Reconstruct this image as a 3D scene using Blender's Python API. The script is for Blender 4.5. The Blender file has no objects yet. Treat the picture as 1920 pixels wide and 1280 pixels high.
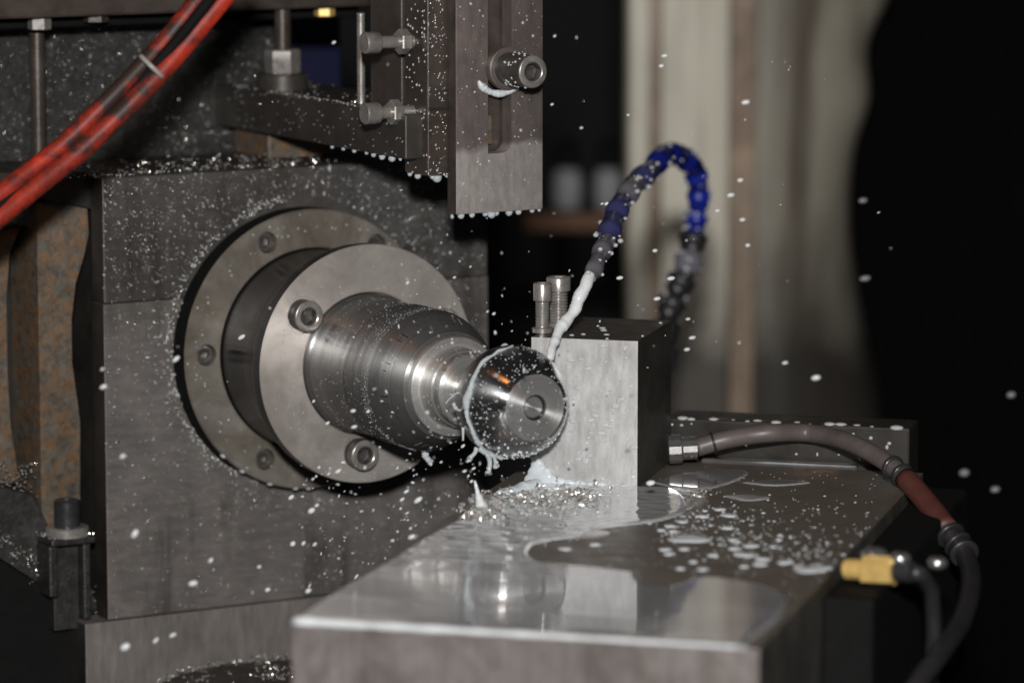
import bpy, bmesh, math, random
import numpy as np
from mathutils import Vector, Matrix

random.seed(7)
rng = np.random.default_rng(7)
SC = bpy.context.scene
COL = SC.collection

# ------------------------------------------------------------------ camera
PITCH = math.radians(8.4)
FPX = 7500.0                       # focal length in pixels of a 1920 wide picture
CAM = Vector((0, 0, 1.25))
FWD = Vector((0, math.cos(PITCH), -math.sin(PITCH)))
RGT = Vector((1, 0, 0))
UPV = Vector((0, math.sin(PITCH), math.cos(PITCH)))
cam_data = bpy.data.cameras.new('camera')
cam = bpy.data.objects.new('camera', cam_data); COL.objects.link(cam)
cam.location = CAM
cam.rotation_euler = (math.pi / 2 - PITCH, 0, 0)
cam_data.sensor_width = 36; cam_data.lens = 36 * FPX / 1920
cam_data.clip_start = 0.05; cam_data.clip_end = 60
cam_data.dof.use_dof = True; cam_data.dof.focus_distance = 1.425
cam_data.dof.aperture_fstop = 8.0; cam_data.dof.aperture_blades = 0
SC.camera = cam

# ------------------------------------------------------------------ light: the camera's flash, a dim shop
SC.view_settings.view_transform = 'Standard'
SC.view_settings.look = 'None'
SC.view_settings.exposure = 0.0
SC.view_settings.gamma = 1.0
world = bpy.data.worlds.new("World"); SC.world = world
world.use_nodes = True
world.node_tree.nodes['Background'].inputs[0].default_value = (0.9, 0.95, 1.0, 1)
world.node_tree.nodes['Background'].inputs[1].default_value = 0.012

def area(name, loc, target, sx, sy, power, color):
    l = bpy.data.lights.new(name, 'AREA'); l.shape = 'RECTANGLE'; l.size = sx; l.size_y = sy
    l.energy = power; l.color = color
    o = bpy.data.objects.new(name, l); COL.objects.link(o); o.location = loc
    o.rotation_euler = (Vector(target) - Vector(loc)).to_track_quat('-Z', 'Y').to_euler()
    return o
area('flash', (0.0, -0.02, CAM.z + 0.15), (0, 1.45, 1.0), 0.07, 0.045, 21.0, (1.0, 0.985, 0.96))
area('work_lamp', (-0.12, 1.03, 1.47), (0.0, 1.40, 1.0), 0.10, 0.07, 0.16, (1.0, 0.36, 0.09))
area('shop_light', (-1.6, -0.6, 2.6), (0, 1.45, 1.0), 1.2, 0.5, 1.4, (0.85, 0.93, 1.0))

# ------------------------------------------------------------------ frames (millimetres in, metres out)
TH = math.radians(30); SH = math.radians(15)
W = Vector((math.cos(TH), math.sin(TH), 0)); A = Vector((math.sin(TH), -math.cos(TH), 0)); Z = Vector((0, 0, 1))
def ray(px, py, d): return CAM + d * (FWD + RGT * (px - 960) / FPX - UPV * (py - 640) / FPX)
def hit(px, py, q, n):
    d = ray(px, py, 1) - CAM
    return CAM + d * ((q - CAM).dot(n) / d.dot(n))
HO = ray(1003, 764, 1.38) - A * 0.178            # where the spindle axis meets the front plate
EX = Vector((math.cos(SH), -math.sin(SH), 0)); EB = Vector((math.sin(SH), math.cos(SH), 0))
ZT = ray(1195, 915, 1.41).z
TO = hit(545, 1165, Vector((0, 0, ZT)), Z)       # front left corner of the work table top
def frame(o, x, y, z):
    m = Matrix((x, y, z)).transposed().to_4x4(); m.translation = o; return m
MH = frame(HO, W, Z, A)      # workhead: x along the plate, y up, z out of the plate
MT = frame(TO, EX, EB, Z)    # table: x along its front edge, y away, z up
MWD = Matrix.Identity(4)
MS = MH @ Matrix.Translation((0, 0, .178)) @ Matrix.Rotation(-.0088, 4, 'X') @ Matrix.Translation((0, 0, -.178))   # spindle axis, a hair off square
def wl(px, py, z=0.0):
    v = hit(px, py, HO + A * z * .001, A) - HO
    return (v.dot(W) * 1000, v.dot(Z) * 1000, z)
def tl(px, py, z=0.0):
    v = hit(px, py, TO + Z * z * .001, Z) - TO
    return (v.dot(EX) * 1000, v.dot(EB) * 1000, z)
def to_frame(M, P): return tuple(c * 1000 for c in (M.inverted() @ P))

# ------------------------------------------------------------------ object helpers
def link(name, me, mat, parent=None, M=None):
    o = bpy.data.objects.new(name, me); COL.objects.link(o)
    if mat is not None:
        for m in (mat if isinstance(mat, (list, tuple)) else [mat]): me.materials.append(m)
    if parent is not None: o.parent = parent
    elif M is not None: o.matrix_world = M
    return o
def thing(name, label, cat, M=MWD, group=None):
    o = bpy.data.objects.new(name, None); COL.objects.link(o); o.matrix_world = M
    o.empty_display_size = .01
    return tag(o, label, cat, group)
def tag(o, label, cat, group=None):
    o['label'] = label; o['category'] = cat
    if group: o['group'] = group
    return o
def stuff(o, label=None, cat=None):
    o['kind'] = 'stuff'
    if label: o['label'] = label
    if cat: o['category'] = cat
    return o
def fin(bm, name, mat, parent=None, M=None, smooth=False, angle=None):
    bmesh.ops.scale(bm, vec=(.001,) * 3, verts=bm.verts)
    bmesh.ops.recalc_face_normals(bm, faces=bm.faces)
    me = bpy.data.meshes.new(name); bm.to_mesh(me); bm.free()
    if smooth or angle:
        me.polygons.foreach_set('use_smooth', [True] * len(me.polygons))
        if angle: me.set_sharp_from_angle(angle=math.radians(angle))
    return link(name, me, mat, parent, M)
def bbox(bm, x0, x1, y0, y1, z0, z1, bev=0.4, seg=2):
    vs = [bm.verts.new((x, y, z)) for x in (x0, x1) for y in (y0, y1) for z in (z0, z1)]
    fs = [(0, 1, 3, 2), (4, 6, 7, 5), (0, 4, 5, 1), (2, 3, 7, 6), (0, 2, 6, 4), (1, 5, 7, 3)]
    nf = [bm.faces.new([vs[i] for i in f]) for f in fs]
    if bev:
        es = list({e for f in nf for e in f.edges})
        bmesh.ops.bevel(bm, geom=es, offset=bev, segments=seg, affect='EDGES', profile=0.5)
    return bm
def prism(bm, pts, z0, z1, axis='z', bev=0.0):
    def mk(a, b, c): return (a, b, c) if axis == 'z' else ((c, a, b) if axis == 'x' else (a, c, b))
    lo = [bm.verts.new(mk(p[0], p[1], z0)) for p in pts]; hi = [bm.verts.new(mk(p[0], p[1], z1)) for p in pts]
    n = len(pts); fs = [bm.faces.new(lo[::-1]), bm.faces.new(hi)]
    for i in range(n): fs.append(bm.faces.new((lo[i], lo[(i + 1) % n], hi[(i + 1) % n], hi[i])))
    if bev:
        es = list({e for f in fs[:2] for e in f.edges})
        bmesh.ops.bevel(bm, geom=es, offset=bev, segments=2, affect='EDGES', profile=.5)
    return bm
def hexr(a, r):
    k = math.pi / 3; b = (a % k) - k / 2
    return r * math.cos(k / 2) / math.cos(b)
def rings(bm, rows, n=64, c=(0, 0), axis=2, cap0=True, cap1=True, rot=0.0, wob=None):
    """rows of (radius, height[, 'hex']) swept round an axis"""
    R = []
    for row in rows:
        r, h = row[0], row[1]; L = []
        for i in range(n):
            a = 2 * math.pi * i / n + rot
            rr = hexr(a - rot, r) if len(row) > 2 else r
            if wob: rr *= wob(a, h)
            p = [0, 0, 0]; i0, i1 = [(1, 2), (2, 0), (0, 1)][axis]
            p[i0] = c[0] + rr * math.cos(a); p[i1] = c[1] + rr * math.sin(a); p[axis] = h
            L.append(bm.verts.new(p))
        R.append(L)
    for q in range(len(R) - 1):
        for i in range(n):
            bm.faces.new((R[q][i], R[q][(i + 1) % n], R[q + 1][(i + 1) % n], R[q + 1][i]))
    if cap0: bm.faces.new(R[0][::-1])
    if cap1: bm.faces.new(R[-1])
    return bm
def catmull(pts, k=8):
    P = [Vector(p) for p in pts]; P = [2 * P[0] - P[1]] + P + [2 * P[-1] - P[-2]]; out = []
    for i in range(1, len(P) - 2):
        for j in range(k):
            t = j / k; a, b, c, d = P[i - 1:i + 3]
            out.append(.5 * ((2 * b) + (c - a) * t + (2 * a - 5 * b + 4 * c - d) * t * t + (3 * b - a - 3 * c + d) * t ** 3))
    out.append(P[-2]); return out
def tube(bm, pts, rad, n=16, caps=True):
    pts = [Vector(p) for p in pts]; prev = None; R = []
    up = Vector((0.13, 0.31, 0.94))
    for i, p in enumerate(pts):
        t = (pts[min(i + 1, len(pts) - 1)] - pts[max(i - 1, 0)]).normalized()
        if prev is None: u = t.cross(up).normalized()
        else: u = (prev - t * prev.dot(t)).normalized()
        prev = u; v = t.cross(u); r = rad[i] if isinstance(rad, (list, tuple)) else rad
        R.append([bm.verts.new(p + (u * math.cos(2 * math.pi * k / n) + v * math.sin(2 * math.pi * k / n)) * r) for k in range(n)])
    for q in range(len(R) - 1):
        for i in range(n): bm.faces.new((R[q][i], R[q][(i + 1) % n], R[q + 1][(i + 1) % n], R[q + 1][i]))
    if caps: bm.faces.new(R[0][::-1]); bm.faces.new(R[-1])
    return bm
def cut(o, bms):
    """subtract bmesh solids (frame millimetres) from a finished object"""
    tmp = []
    for bm in bms:
        bmesh.ops.scale(bm, vec=(.001,) * 3, verts=bm.verts); bmesh.ops.recalc_face_normals(bm, faces=bm.faces)
        me = bpy.data.meshes.new('cutter'); bm.to_mesh(me); bm.free()
        c = bpy.data.objects.new('cutter', me); COL.objects.link(c)
        if o.parent is not None: c.parent = o.parent
        else: c.matrix_world = o.matrix_world.copy()
        md = o.modifiers.new('b', 'BOOLEAN'); md.object = c; md.operation = 'DIFFERENCE'; md.solver = 'EXACT'; tmp.append(c)
    bpy.context.view_layer.update()
    dg = bpy.context.evaluated_depsgraph_get()
    me = bpy.data.meshes.new_from_object(o.evaluated_get(dg))
    o.modifiers.clear(); o.data = me
    for c in tmp: bpy.data.objects.remove(c)
    me.polygons.foreach_set('use_smooth', [True] * len(me.polygons)); me.set_sharp_from_angle(angle=math.radians(32))
    return o

# ------------------------------------------------------------------ materials
def nd(nt, t, **kw):
    n = nt.nodes.new(t)
    for k, v in kw.items():
        if k.startswith('i_'): n.inputs[int(k[2:])].default_value = v
        else: setattr(n, k, v)
    return n
def newmat(name):
    m = bpy.data.materials.new(name); m.use_nodes = True; nt = m.node_tree
    b = nt.nodes['Principled BSDF']; return m, nt, b
def ramp(nt, fac, stops):
    r = nt.nodes.new('ShaderNodeValToRGB'); e = r.color_ramp.elements
    e[0].position, e[0].color = stops[0][0], (*stops[0][1], 1) if len(stops[0][1]) == 3 else stops[0][1]
    e[1].position, e[1].color = stops[-1][0], (*stops[-1][1], 1)
    for p, c in stops[1:-1]:
        q = e.new(p); q.color = (*c, 1)
    nt.links.new(fac, r.inputs[0]); return r.outputs[0]
def noise(nt, vec, scale, detail=4, rough=.55, dist=0.0, stretch=None):
    if stretch:
        mp = nd(nt, 'ShaderNodeMapping'); mp.inputs['Scale'].default_value = stretch; nt.links.new(vec, mp.inputs[0]); vec = mp.outputs[0]
    n = nd(nt, 'ShaderNodeTexNoise'); n.inputs['Scale'].default_value = scale; n.inputs['Detail'].default_value = detail
    n.inputs['Roughness'].default_value = rough; n.inputs['Distortion'].default_value = dist
    nt.links.new(vec, n.inputs['Vector']); return n.outputs['Fac']
def mix(nt, fac, a, b, mode='MIX'):
    m = nd(nt, 'ShaderNodeMix', data_type='RGBA', blend_type=mode)
    for s, v in ((m.inputs[0], fac), (m.inputs[6], a), (m.inputs[7], b)):
        if hasattr(v, 'links'): nt.links.new(v, s)
        elif isinstance(v, (int, float)): s.default_value = v
        else: s.default_value = (*v, 1)
    return m.outputs[2]
def g3(v): return (v, v, v)
def metal(name, col, rough=.4, metallic=.4, var=.25, grime=(.03, .025, .02), grimeamt=.3, scale=60, brush=None,
          pits=0.0, bump=.15, aniso=0, rust=None, coat=0.0, gscale=None, spec=0.5, drips=0):
    m, nt, b = newmat(name)
    tc = nd(nt, 'ShaderNodeTexCoord').outputs['Object']
    n1 = noise(nt, tc, scale, 6, .6, .3)
    lo = tuple(c * (1 - var) for c in col); hi = tuple(min(1, c * (1 + var)) for c in col)
    c = ramp(nt, n1, [(.3, lo), (.7, hi)])
    if grimeamt:
        n2 = noise(nt, tc, gscale or scale * .6, 8, .68, .8)
        g = ramp(nt, n2, [(.5 - .18 * grimeamt, g3(0)), (.72, g3(grimeamt))])
        c = mix(nt, g, c, grime)
    if brush:
        n3 = noise(nt, tc, 400, 3, .7, 0, brush)
        bb = ramp(nt, n3, [(.3, g3(.78)), (.7, g3(1.18))]); c = mix(nt, 1.0, c, bb, 'MULTIPLY')
    if drips:
        n6 = noise(nt, tc, 75, 5, .7, .4, (1, .07, .6)); n7 = noise(nt, tc, 22, 4, .6, .3)
        ml = nd(nt, 'ShaderNodeMath', operation='MULTIPLY'); nt.links.new(n6, ml.inputs[0]); nt.links.new(n7, ml.inputs[1])
        c = mix(nt, ramp(nt, ml.outputs[0], [(.24, g3(0)), (.36, g3(drips))]), c, grime)
    if rust:
        n4 = noise(nt, tc, rust[2], 6, .7, .5)
        c = mix(nt, ramp(nt, n4, [(.45, g3(0)), (.62, g3(rust[1]))]), c, rust[0])
    if pits:
        v = nd(nt, 'ShaderNodeTexVoronoi'); v.inputs['Scale'].default_value = 520; nt.links.new(tc, v.inputs['Vector'])
        n5 = noise(nt, tc, 180, 3)
        th = nd(nt, 'ShaderNodeMath', operation='MULTIPLY'); nt.links.new(v.outputs['Distance'], th.inputs[0]); th.inputs[1].default_value = 1
        add = nd(nt, 'ShaderNodeMath', operation='ADD'); nt.links.new(th.outputs[0], add.inputs[0]); nt.links.new(n5, add.inputs[1])
        c = mix(nt, ramp(nt, add.outputs[0], [(.42, g3(pits)), (.56, g3(0))]), c, (.02, .018, .015))
    nt.links.new(c, b.inputs['Base Color'])
    b.inputs['Metallic'].default_value = metallic
    rr = ramp(nt, noise(nt, tc, scale * 1.7, 5), [(.3, g3(max(.04, rough * .75))), (.7, g3(min(1, rough * 1.25)))])
    nt.links.new(rr, b.inputs['Roughness'])
    b.inputs['Specular IOR Level'].default_value = spec
    if aniso:
        b.inputs['Anisotropic'].default_value = aniso; b.inputs['Anisotropic Rotation'].default_value = .25
        t = nd(nt, 'ShaderNodeTangent', direction_type='RADIAL', axis='Z'); nt.links.new(t.outputs[0], b.inputs['Tangent'])
    if coat:
        b.inputs['Coat Weight'].default_value = coat; b.inputs['Coat Roughness'].default_value = .12; b.inputs['Coat IOR'].default_value = 1.33
    if bump:
        h = noise(nt, tc, 900, 4, .7, 0, brush) if brush else noise(nt, tc, 700, 5, .65)
        bp = nd(nt, 'ShaderNodeBump'); bp.inputs['Strength'].default_value = bump; bp.inputs['Distance'].default_value = .0003
        nt.links.new(h, bp.inputs['Height']); nt.links.new(bp.outputs[0], b.inputs['Normal'])
    return m
def turned(name, col, rough, metallic, aniso=.8, ringscale=1800, dark=.25, bump=.08, var=.12):
    """steel with fine turning lines round the z axis"""
    m, nt, b = newmat(name)
    tc = nd(nt, 'ShaderNodeTexCoord').outputs['Object']
    sp = nd(nt, 'ShaderNodeSeparateXYZ'); nt.links.new(tc, sp.inputs[0])
    ln = nd(nt, 'ShaderNodeVectorMath', operation='LENGTH'); cx = nd(nt, 'ShaderNodeCombineXYZ')
    nt.links.new(sp.outputs[0], cx.inputs[0]); nt.links.new(sp.outputs[1], cx.inputs[1]); nt.links.new(cx.outputs[0], ln.inputs[0])
    cv = nd(nt, 'ShaderNodeCombineXYZ'); nt.links.new(ln.outputs['Value'], cv.inputs[0]); nt.links.new(sp.outputs[2], cv.inputs[1])
    fine = noise(nt, cv.outputs[0], ringscale, 3, .7)
    broad = noise(nt, cv.outputs[0], ringscale * .12, 3, .6)
    spots = noise(nt, tc, 140, 6, .65, .4)
    c = ramp(nt, fine, [(.3, tuple(k * (1 - var) for k in col)), (.7, tuple(min(1, k * (1 + var)) for k in col))])
    c = mix(nt, 1.0, c, ramp(nt, broad, [(.35, g3(1 - dark)), (.65, g3(1.0))]), 'MULTIPLY')
    c = mix(nt, ramp(nt, spots, [(.55, g3(0)), (.75, g3(.35))]), c, (.06, .055, .05))
    nt.links.new(c, b.inputs['Base Color']); b.inputs['Metallic'].default_value = metallic
    nt.links.new(ramp(nt, broad, [(.3, g3(rough * .8)), (.7, g3(rough * 1.25))]), b.inputs['Roughness'])
    b.inputs['Anisotropic'].default_value = aniso; b.inputs['Anisotropic Rotation'].default_value = .25
    t = nd(nt, 'ShaderNodeTangent', direction_type='RADIAL', axis='Z'); nt.links.new(t.outputs[0], b.inputs['Tangent'])
    bp = nd(nt, 'ShaderNodeBump'); bp.inputs['Strength'].default_value = bump; bp.inputs['Distance'].default_value = .0001
    nt.links.new(fine, bp.inputs['Height']); nt.links.new(bp.outputs[0], b.inputs['Normal'])
    return m
def plain(name, col, rough=.5, metallic=0.0, **kw):
    m, nt, b = newmat(name)
    tc = nd(nt, 'ShaderNodeTexCoord').outputs['Object']
    c = ramp(nt, noise(nt, tc, 150, 5, .6), [(.3, tuple(k * .8 for k in col)), (.7, tuple(min(1, k * 1.15) for k in col))])
    nt.links.new(c, b.inputs['Base Color'])
    b.inputs['Roughness'].default_value = rough; b.inputs['Metallic'].default_value = metallic
    for k, v in kw.items(): b.inputs[k.replace('_', ' ')].default_value = v
    return m

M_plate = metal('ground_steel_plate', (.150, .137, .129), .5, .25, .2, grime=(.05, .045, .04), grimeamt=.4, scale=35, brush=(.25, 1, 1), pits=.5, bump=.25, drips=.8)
M_plate_up = metal('steel_plate_flash_falloff', (.085, .080, .077), .45, .25, .3, grimeamt=.5, scale=45, brush=(.25, 1, 1), pits=.5, bump=.3, drips=.8)  # upper plate in a darker colour, painting in the flash falloff
M_plate_low = metal('ground_steel_base', (.180, .162, .152), .5, .25, .15, grimeamt=.2, scale=35, brush=(1, .2, 1), bump=.2)
M_ring = metal('worn_ring_steel', (.25, .232, .205), .42, .35, .3, grime=(.085, .065, .042), grimeamt=.9, scale=60, bump=.2, pits=.3)
M_flange = metal('satin_flange_steel', (.50, .465, .435), .5, .5, .12, grime=(.18, .14, .11), grimeamt=.5, scale=70, bump=.12, pits=.25, aniso=.8)
M_flside = turned('dark_polished_steel', (.12, .12, .13), .22, .96, .9, 900, .3)
M_body = turned('turned_spindle_steel', (.38, .375, .37), .36, .90, .97, 1700, .08, .06, .08)
M_nose = turned('scuffed_nut_steel', (.25, .245, .24), .42, .78, .93, 1500, .05, .22, .22)
M_collet = turned('bright_collet_steel', (.68, .67, .65), .42, .75, .9, 1600, .3)
M_ball = turned('mirror_turned_steel', (.50, .50, .50), .20, .985, .97, 2200, .08, .03)
M_ballface = turned('faced_steel', (.40, .40, .395), .42, .68, .93, 2600, .15, .1)
M_screw = metal('screw_steel', (.36, .34, .32), .3, .55, .2, grimeamt=.35, scale=200, bump=.1)
M_ringscrew = metal('oily_screw_steel', (.15, .14, .125), .3, .5, .3, grimeamt=.5, scale=200)
M_scrside = metal('knurled_dark_side_and_socket_shade', (.12, .11, .105), .35, .6, .3, grimeamt=.4, scale=300)
M_oxide = metal('black_oxide_steel', (.05, .05, .055), .32, .5, .3, grimeamt=.3, scale=200)
M_dark = metal('oily_dark_casting_and_shade', (.028, .025, .022), .45, .2, .4, grimeamt=.3, scale=60, bump=.5)
M_cast = metal('wet_grey_casting', (.036, .035, .033), .42, .2, .55, grime=(.012, .011, .01), grimeamt=.9, scale=260, bump=1.0, gscale=120)
M_rib = metal('rusty_casting', (.105, .092, .075), .5, .1, .5, grime=(.05, .04, .03), grimeamt=.6, scale=300, bump=1.0, rust=((.21, .095, .025), .6, 200))
M_brown = metal('oily_brown_steel_and_shaded_side', (.075, .060, .052), .35, .35, .35, grimeamt=.5, scale=90, bump=.3)
M_arm = metal('oily_arm_steel', (.062, .056, .050), .4, .35, .3, grimeamt=.5, scale=70, bump=.25)
M_slot = metal('gauge_plate_steel', (.255, .228, .213), .42, .35, .14, grime=(.07, .055, .05), grimeamt=.45, scale=40, brush=(1, .3, 1), bump=.15, pits=.15)
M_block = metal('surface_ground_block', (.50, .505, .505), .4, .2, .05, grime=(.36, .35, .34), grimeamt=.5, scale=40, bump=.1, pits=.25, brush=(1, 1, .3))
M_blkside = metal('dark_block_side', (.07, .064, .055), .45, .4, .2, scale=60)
M_table = metal('table_top_steel', (.165, .143, .118), .42, .3, .12, grime=(.10, .085, .07), grimeamt=.4, scale=60, bump=.12)
M_tfront = metal('table_front_steel', (.235, .212, .204), .42, .3, .25, grime=(.085, .065, .057), grimeamt=.8, scale=25, brush=(1, 1, .06), bump=.35, gscale=55)
M_tside = metal('table_side_steel', (.12, .11, .098), .45, .35, .25, grimeamt=.5, scale=60)
M_railm = metal('oily_rail_steel', (.030, .027, .023), .4, .35, .3, grimeamt=.5, scale=50)
M_brass = metal('brass', (.80, .55, .19), .35, .35, .12, grime=(.3, .18, .05), grimeamt=.2, scale=200)
M_chrome = plain('chrome', (.6, .6, .6), .16, .9)
M_blue = plain('blue_plastic', (.012, .022, .26), .28)
M_bluegrey = plain('blue_grey_plastic', (.06, .065, .19), .3)
M_greyseg = plain('grey_plastic', (.16, .155, .18), .3)
M_post = plain('dull_post', (.30, .30, .31), .6)
M_dkseg = plain('dark_plastic', (.022, .021, .022), .4)
M_tie = plain('clear_cable_tie', (.3, .28, .27), .35)
M_hosegrey = plain('grey_rubber_hose', (.105, .088, .084), .42)
M_hosered = plain('worn_red_band', (.085, .028, .022), .5)
M_black = plain('matt_black_and_shade', (.006, .006, .006), .8, Specular_IOR_Level=.12)  # also stands in for shade on the ring and under the beam
M_drkblue = plain('dark_blue_panel', (.004, .005, .03), .5)
M_orange = plain('orange_rail', (.10, .035, .006), .6)
M_void = plain('enclosure_paint', (.006, .007, .007), .8)

def wet_plate():
    m = metal('gauge_plate_steel', (.34, .315, .30), .42, .3, .10, grime=(.10, .08, .07), grimeamt=.35, scale=40, brush=(1, .3, 1), bump=.12, pits=.15)
    nt = m.node_tree; b = nt.nodes['Principled BSDF']; src = b.inputs['Base Color'].links[0].from_socket
    tc = nd(nt, 'ShaderNodeTexCoord').outputs['Object']; sp = nd(nt, 'ShaderNodeSeparateXYZ'); nt.links.new(tc, sp.inputs[0])
    n = noise(nt, tc, 45, 3, .5); ma = nd(nt, 'ShaderNodeMath', operation='MULTIPLY_ADD'); nt.links.new(n, ma.inputs[0]); ma.inputs[1].default_value = .02; nt.links.new(sp.outputs[1], ma.inputs[2])
    mr = nd(nt, 'ShaderNodeMapRange'); mr.inputs[1].default_value = .0925; mr.inputs[2].default_value = .0950; nt.links.new(ma.outputs[0], mr.inputs[0])
    c = mix(nt, mr.outputs[0], src, mix(nt, 1.0, src, (.42, .38, .37), 'MULTIPLY')); nt.links.new(c, b.inputs['Base Color'])
    return m
M_slot = wet_plate()
def red_hose():
    m, nt, b = newmat('oily_red_hose')
    tc = nd(nt, 'ShaderNodeTexCoord').outputs['Object']
    n = noise(nt, tc, 38, 5, .6, .6); n2 = noise(nt, tc, 160, 5, .7)
    ad = nd(nt, 'ShaderNodeMath', operation='ADD'); nt.links.new(n, ad.inputs[0])
    ml = nd(nt, 'ShaderNodeMath', operation='MULTIPLY'); ml.inputs[1].default_value = .45; nt.links.new(n2, ml.inputs[0]); nt.links.new(ml.outputs[0], ad.inputs[1])
    c = ramp(nt, ad.outputs[0], [(.60, (.46, .034, .013)), (.76, (.18, .019, .011)), (.84, (.03, .017, .014))])
    nt.links.new(c, b.inputs['Base Color']); b.inputs['Roughness'].default_value = .5; b.inputs['Specular IOR Level'].default_value = .3
    return m
M_red = red_hose()

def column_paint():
    m, nt, b = newmat('grimy_cream_paint_shaded_foot')
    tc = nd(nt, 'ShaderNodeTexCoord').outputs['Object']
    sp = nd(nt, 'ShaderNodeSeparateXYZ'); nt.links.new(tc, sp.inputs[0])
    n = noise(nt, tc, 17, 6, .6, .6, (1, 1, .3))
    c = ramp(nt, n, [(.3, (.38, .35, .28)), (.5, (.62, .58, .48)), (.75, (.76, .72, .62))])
    # rust and oil running down in streaks
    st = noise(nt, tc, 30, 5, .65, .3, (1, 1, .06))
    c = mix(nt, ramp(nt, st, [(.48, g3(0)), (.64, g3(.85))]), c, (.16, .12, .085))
    mr = nd(nt, 'ShaderNodeMapRange'); mr.inputs[1].default_value = .075; mr.inputs[2].default_value = -.03  # lower column darkened by height, painting in the shade of hose and block
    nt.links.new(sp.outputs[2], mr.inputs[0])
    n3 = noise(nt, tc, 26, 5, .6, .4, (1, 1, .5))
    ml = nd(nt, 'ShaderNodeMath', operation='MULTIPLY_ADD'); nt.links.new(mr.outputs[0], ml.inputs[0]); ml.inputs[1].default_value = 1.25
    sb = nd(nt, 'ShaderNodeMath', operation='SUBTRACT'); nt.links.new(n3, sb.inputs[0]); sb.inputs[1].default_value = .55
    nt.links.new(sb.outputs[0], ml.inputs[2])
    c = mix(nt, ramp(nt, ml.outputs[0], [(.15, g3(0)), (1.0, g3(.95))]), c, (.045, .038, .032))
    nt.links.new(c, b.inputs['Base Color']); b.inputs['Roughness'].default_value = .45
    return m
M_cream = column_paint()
M_ruststripe = metal('rust_stained_steel', (.27, .20, .14), .5, .1, .4, grime=(.12, .06, .03), grimeamt=.9, scale=30, brush=(1, 1, .1), bump=.3)

def milk(name, col, rough=.1, trans=0.0, ss=0.0):
    m, nt, b = newmat(name)
    tc = nd(nt, 'ShaderNodeTexCoord').outputs['Object']
    c = ramp(nt, noise(nt, tc, 260, 4), [(.3, tuple(k * .85 for k in col)), (.7, col)])
    nt.links.new(c, b.inputs['Base Color']); b.inputs['Roughness'].default_value = rough; b.inputs['IOR'].default_value = 1.34
    b.inputs['Transmission Weight'].default_value = trans
    return m
M_milk = milk('milky_coolant', (.80, .84, .86), .12, .15)
M_drop = milk('coolant_drop', (.62, .64, .66), .12, .25)
M_bead = milk('clear_coolant_bead', (.46, .46, .46), .16, .2)
M_sheet = milk('thin_milky_sheet', (.66, .72, .76), .1, .35)
M_bead2 = milk('grey_coolant_bead', (.58, .58, .585), .12, .1)
M_faint = milk('thin_coolant', (.20, .20, .21), .2, .2)
M_clear = milk('clear_coolant', (.9, .92, .92), .06, .85)
M_foam = milk('foamy_coolant', (.72, .77, .81), .15, .1)
M_glint = plain('steel_fines', (.95, .90, .80), .24, 1.0)
M_chip = plain('bright_swarf', (.85, .82, .78), .26, .9)

def puddle_mat():
    m, nt, b = newmat('coolant_film')
    tc = nd(nt, 'ShaderNodeTexCoord').outputs['Object']
    at = nd(nt, 'ShaderNodeAttribute', attribute_name='milk')
    n = noise(nt, tc, 55, 5, .6, 1.2)
    c = mix(nt, ramp(nt, n, [(.3, g3(0)), (.75, g3(1))]), (.30, .31, .33), (.46, .465, .47))
    n9 = noise(nt, tc, 60, 5, .65, 2.0, (.35, 1, 1))
    ml = nd(nt, 'ShaderNodeMath', operation='MULTIPLY'); nt.links.new(at.outputs['Fac'], ml.inputs[0]); nt.links.new(ramp(nt, n9, [(.32, g3(.35)), (.6, g3(1.0))]), ml.inputs[1])
    c = mix(nt, ml.outputs[0], c, (.84, .87, .90))
    nt.links.new(c, b.inputs['Base Color']); b.inputs['IOR'].default_value = 1.45; b.inputs['Metallic'].default_value = .22
    b.inputs['Roughness'].default_value = .11; b.inputs['Coat Weight'].default_value = 1; b.inputs['Coat IOR'].default_value = 1.33; b.inputs['Coat Roughness'].default_value = .03
    return m
M_pud = puddle_mat()

# ------------------------------------------------------------------ drops and chips (real little solids)
_ico = bmesh.new(); bmesh.ops.create_icosphere(_ico, subdivisions=2, radius=1)
ICO_V = np.array([v.co[:] for v in _ico.verts]); ICO_F = np.array([[v.index for v in f.verts] for f in _ico.faces]); _ico.free()
_ico = bmesh.new(); bmesh.ops.create_icosphere(_ico, subdivisions=1, radius=1)
ICL_V = np.array([v.co[:] for v in _ico.verts]); ICL_F = np.array([[v.index for v in f.verts] for f in _ico.faces]); _ico.free()
def mesh_np(name, V, F, mat, parent=None, M=None, smooth=True):
    me = bpy.data.meshes.new(name)
    me.vertices.add(len(V)); me.vertices.foreach_set('co', (V * .001).astype(np.float32).ravel())
    k = F.shape[1]
    me.loops.add(F.size); me.loops.foreach_set('vertex_index', F.astype(np.int32).ravel())
    me.polygons.add(len(F)); me.polygons.foreach_set('loop_start', np.arange(0, F.size, k, dtype=np.int32))
    me.update(calc_edges=True)
    if smooth: me.polygons.foreach_set('use_smooth', [True] * len(F))
    return link(name, me, mat, parent, M)
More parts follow.
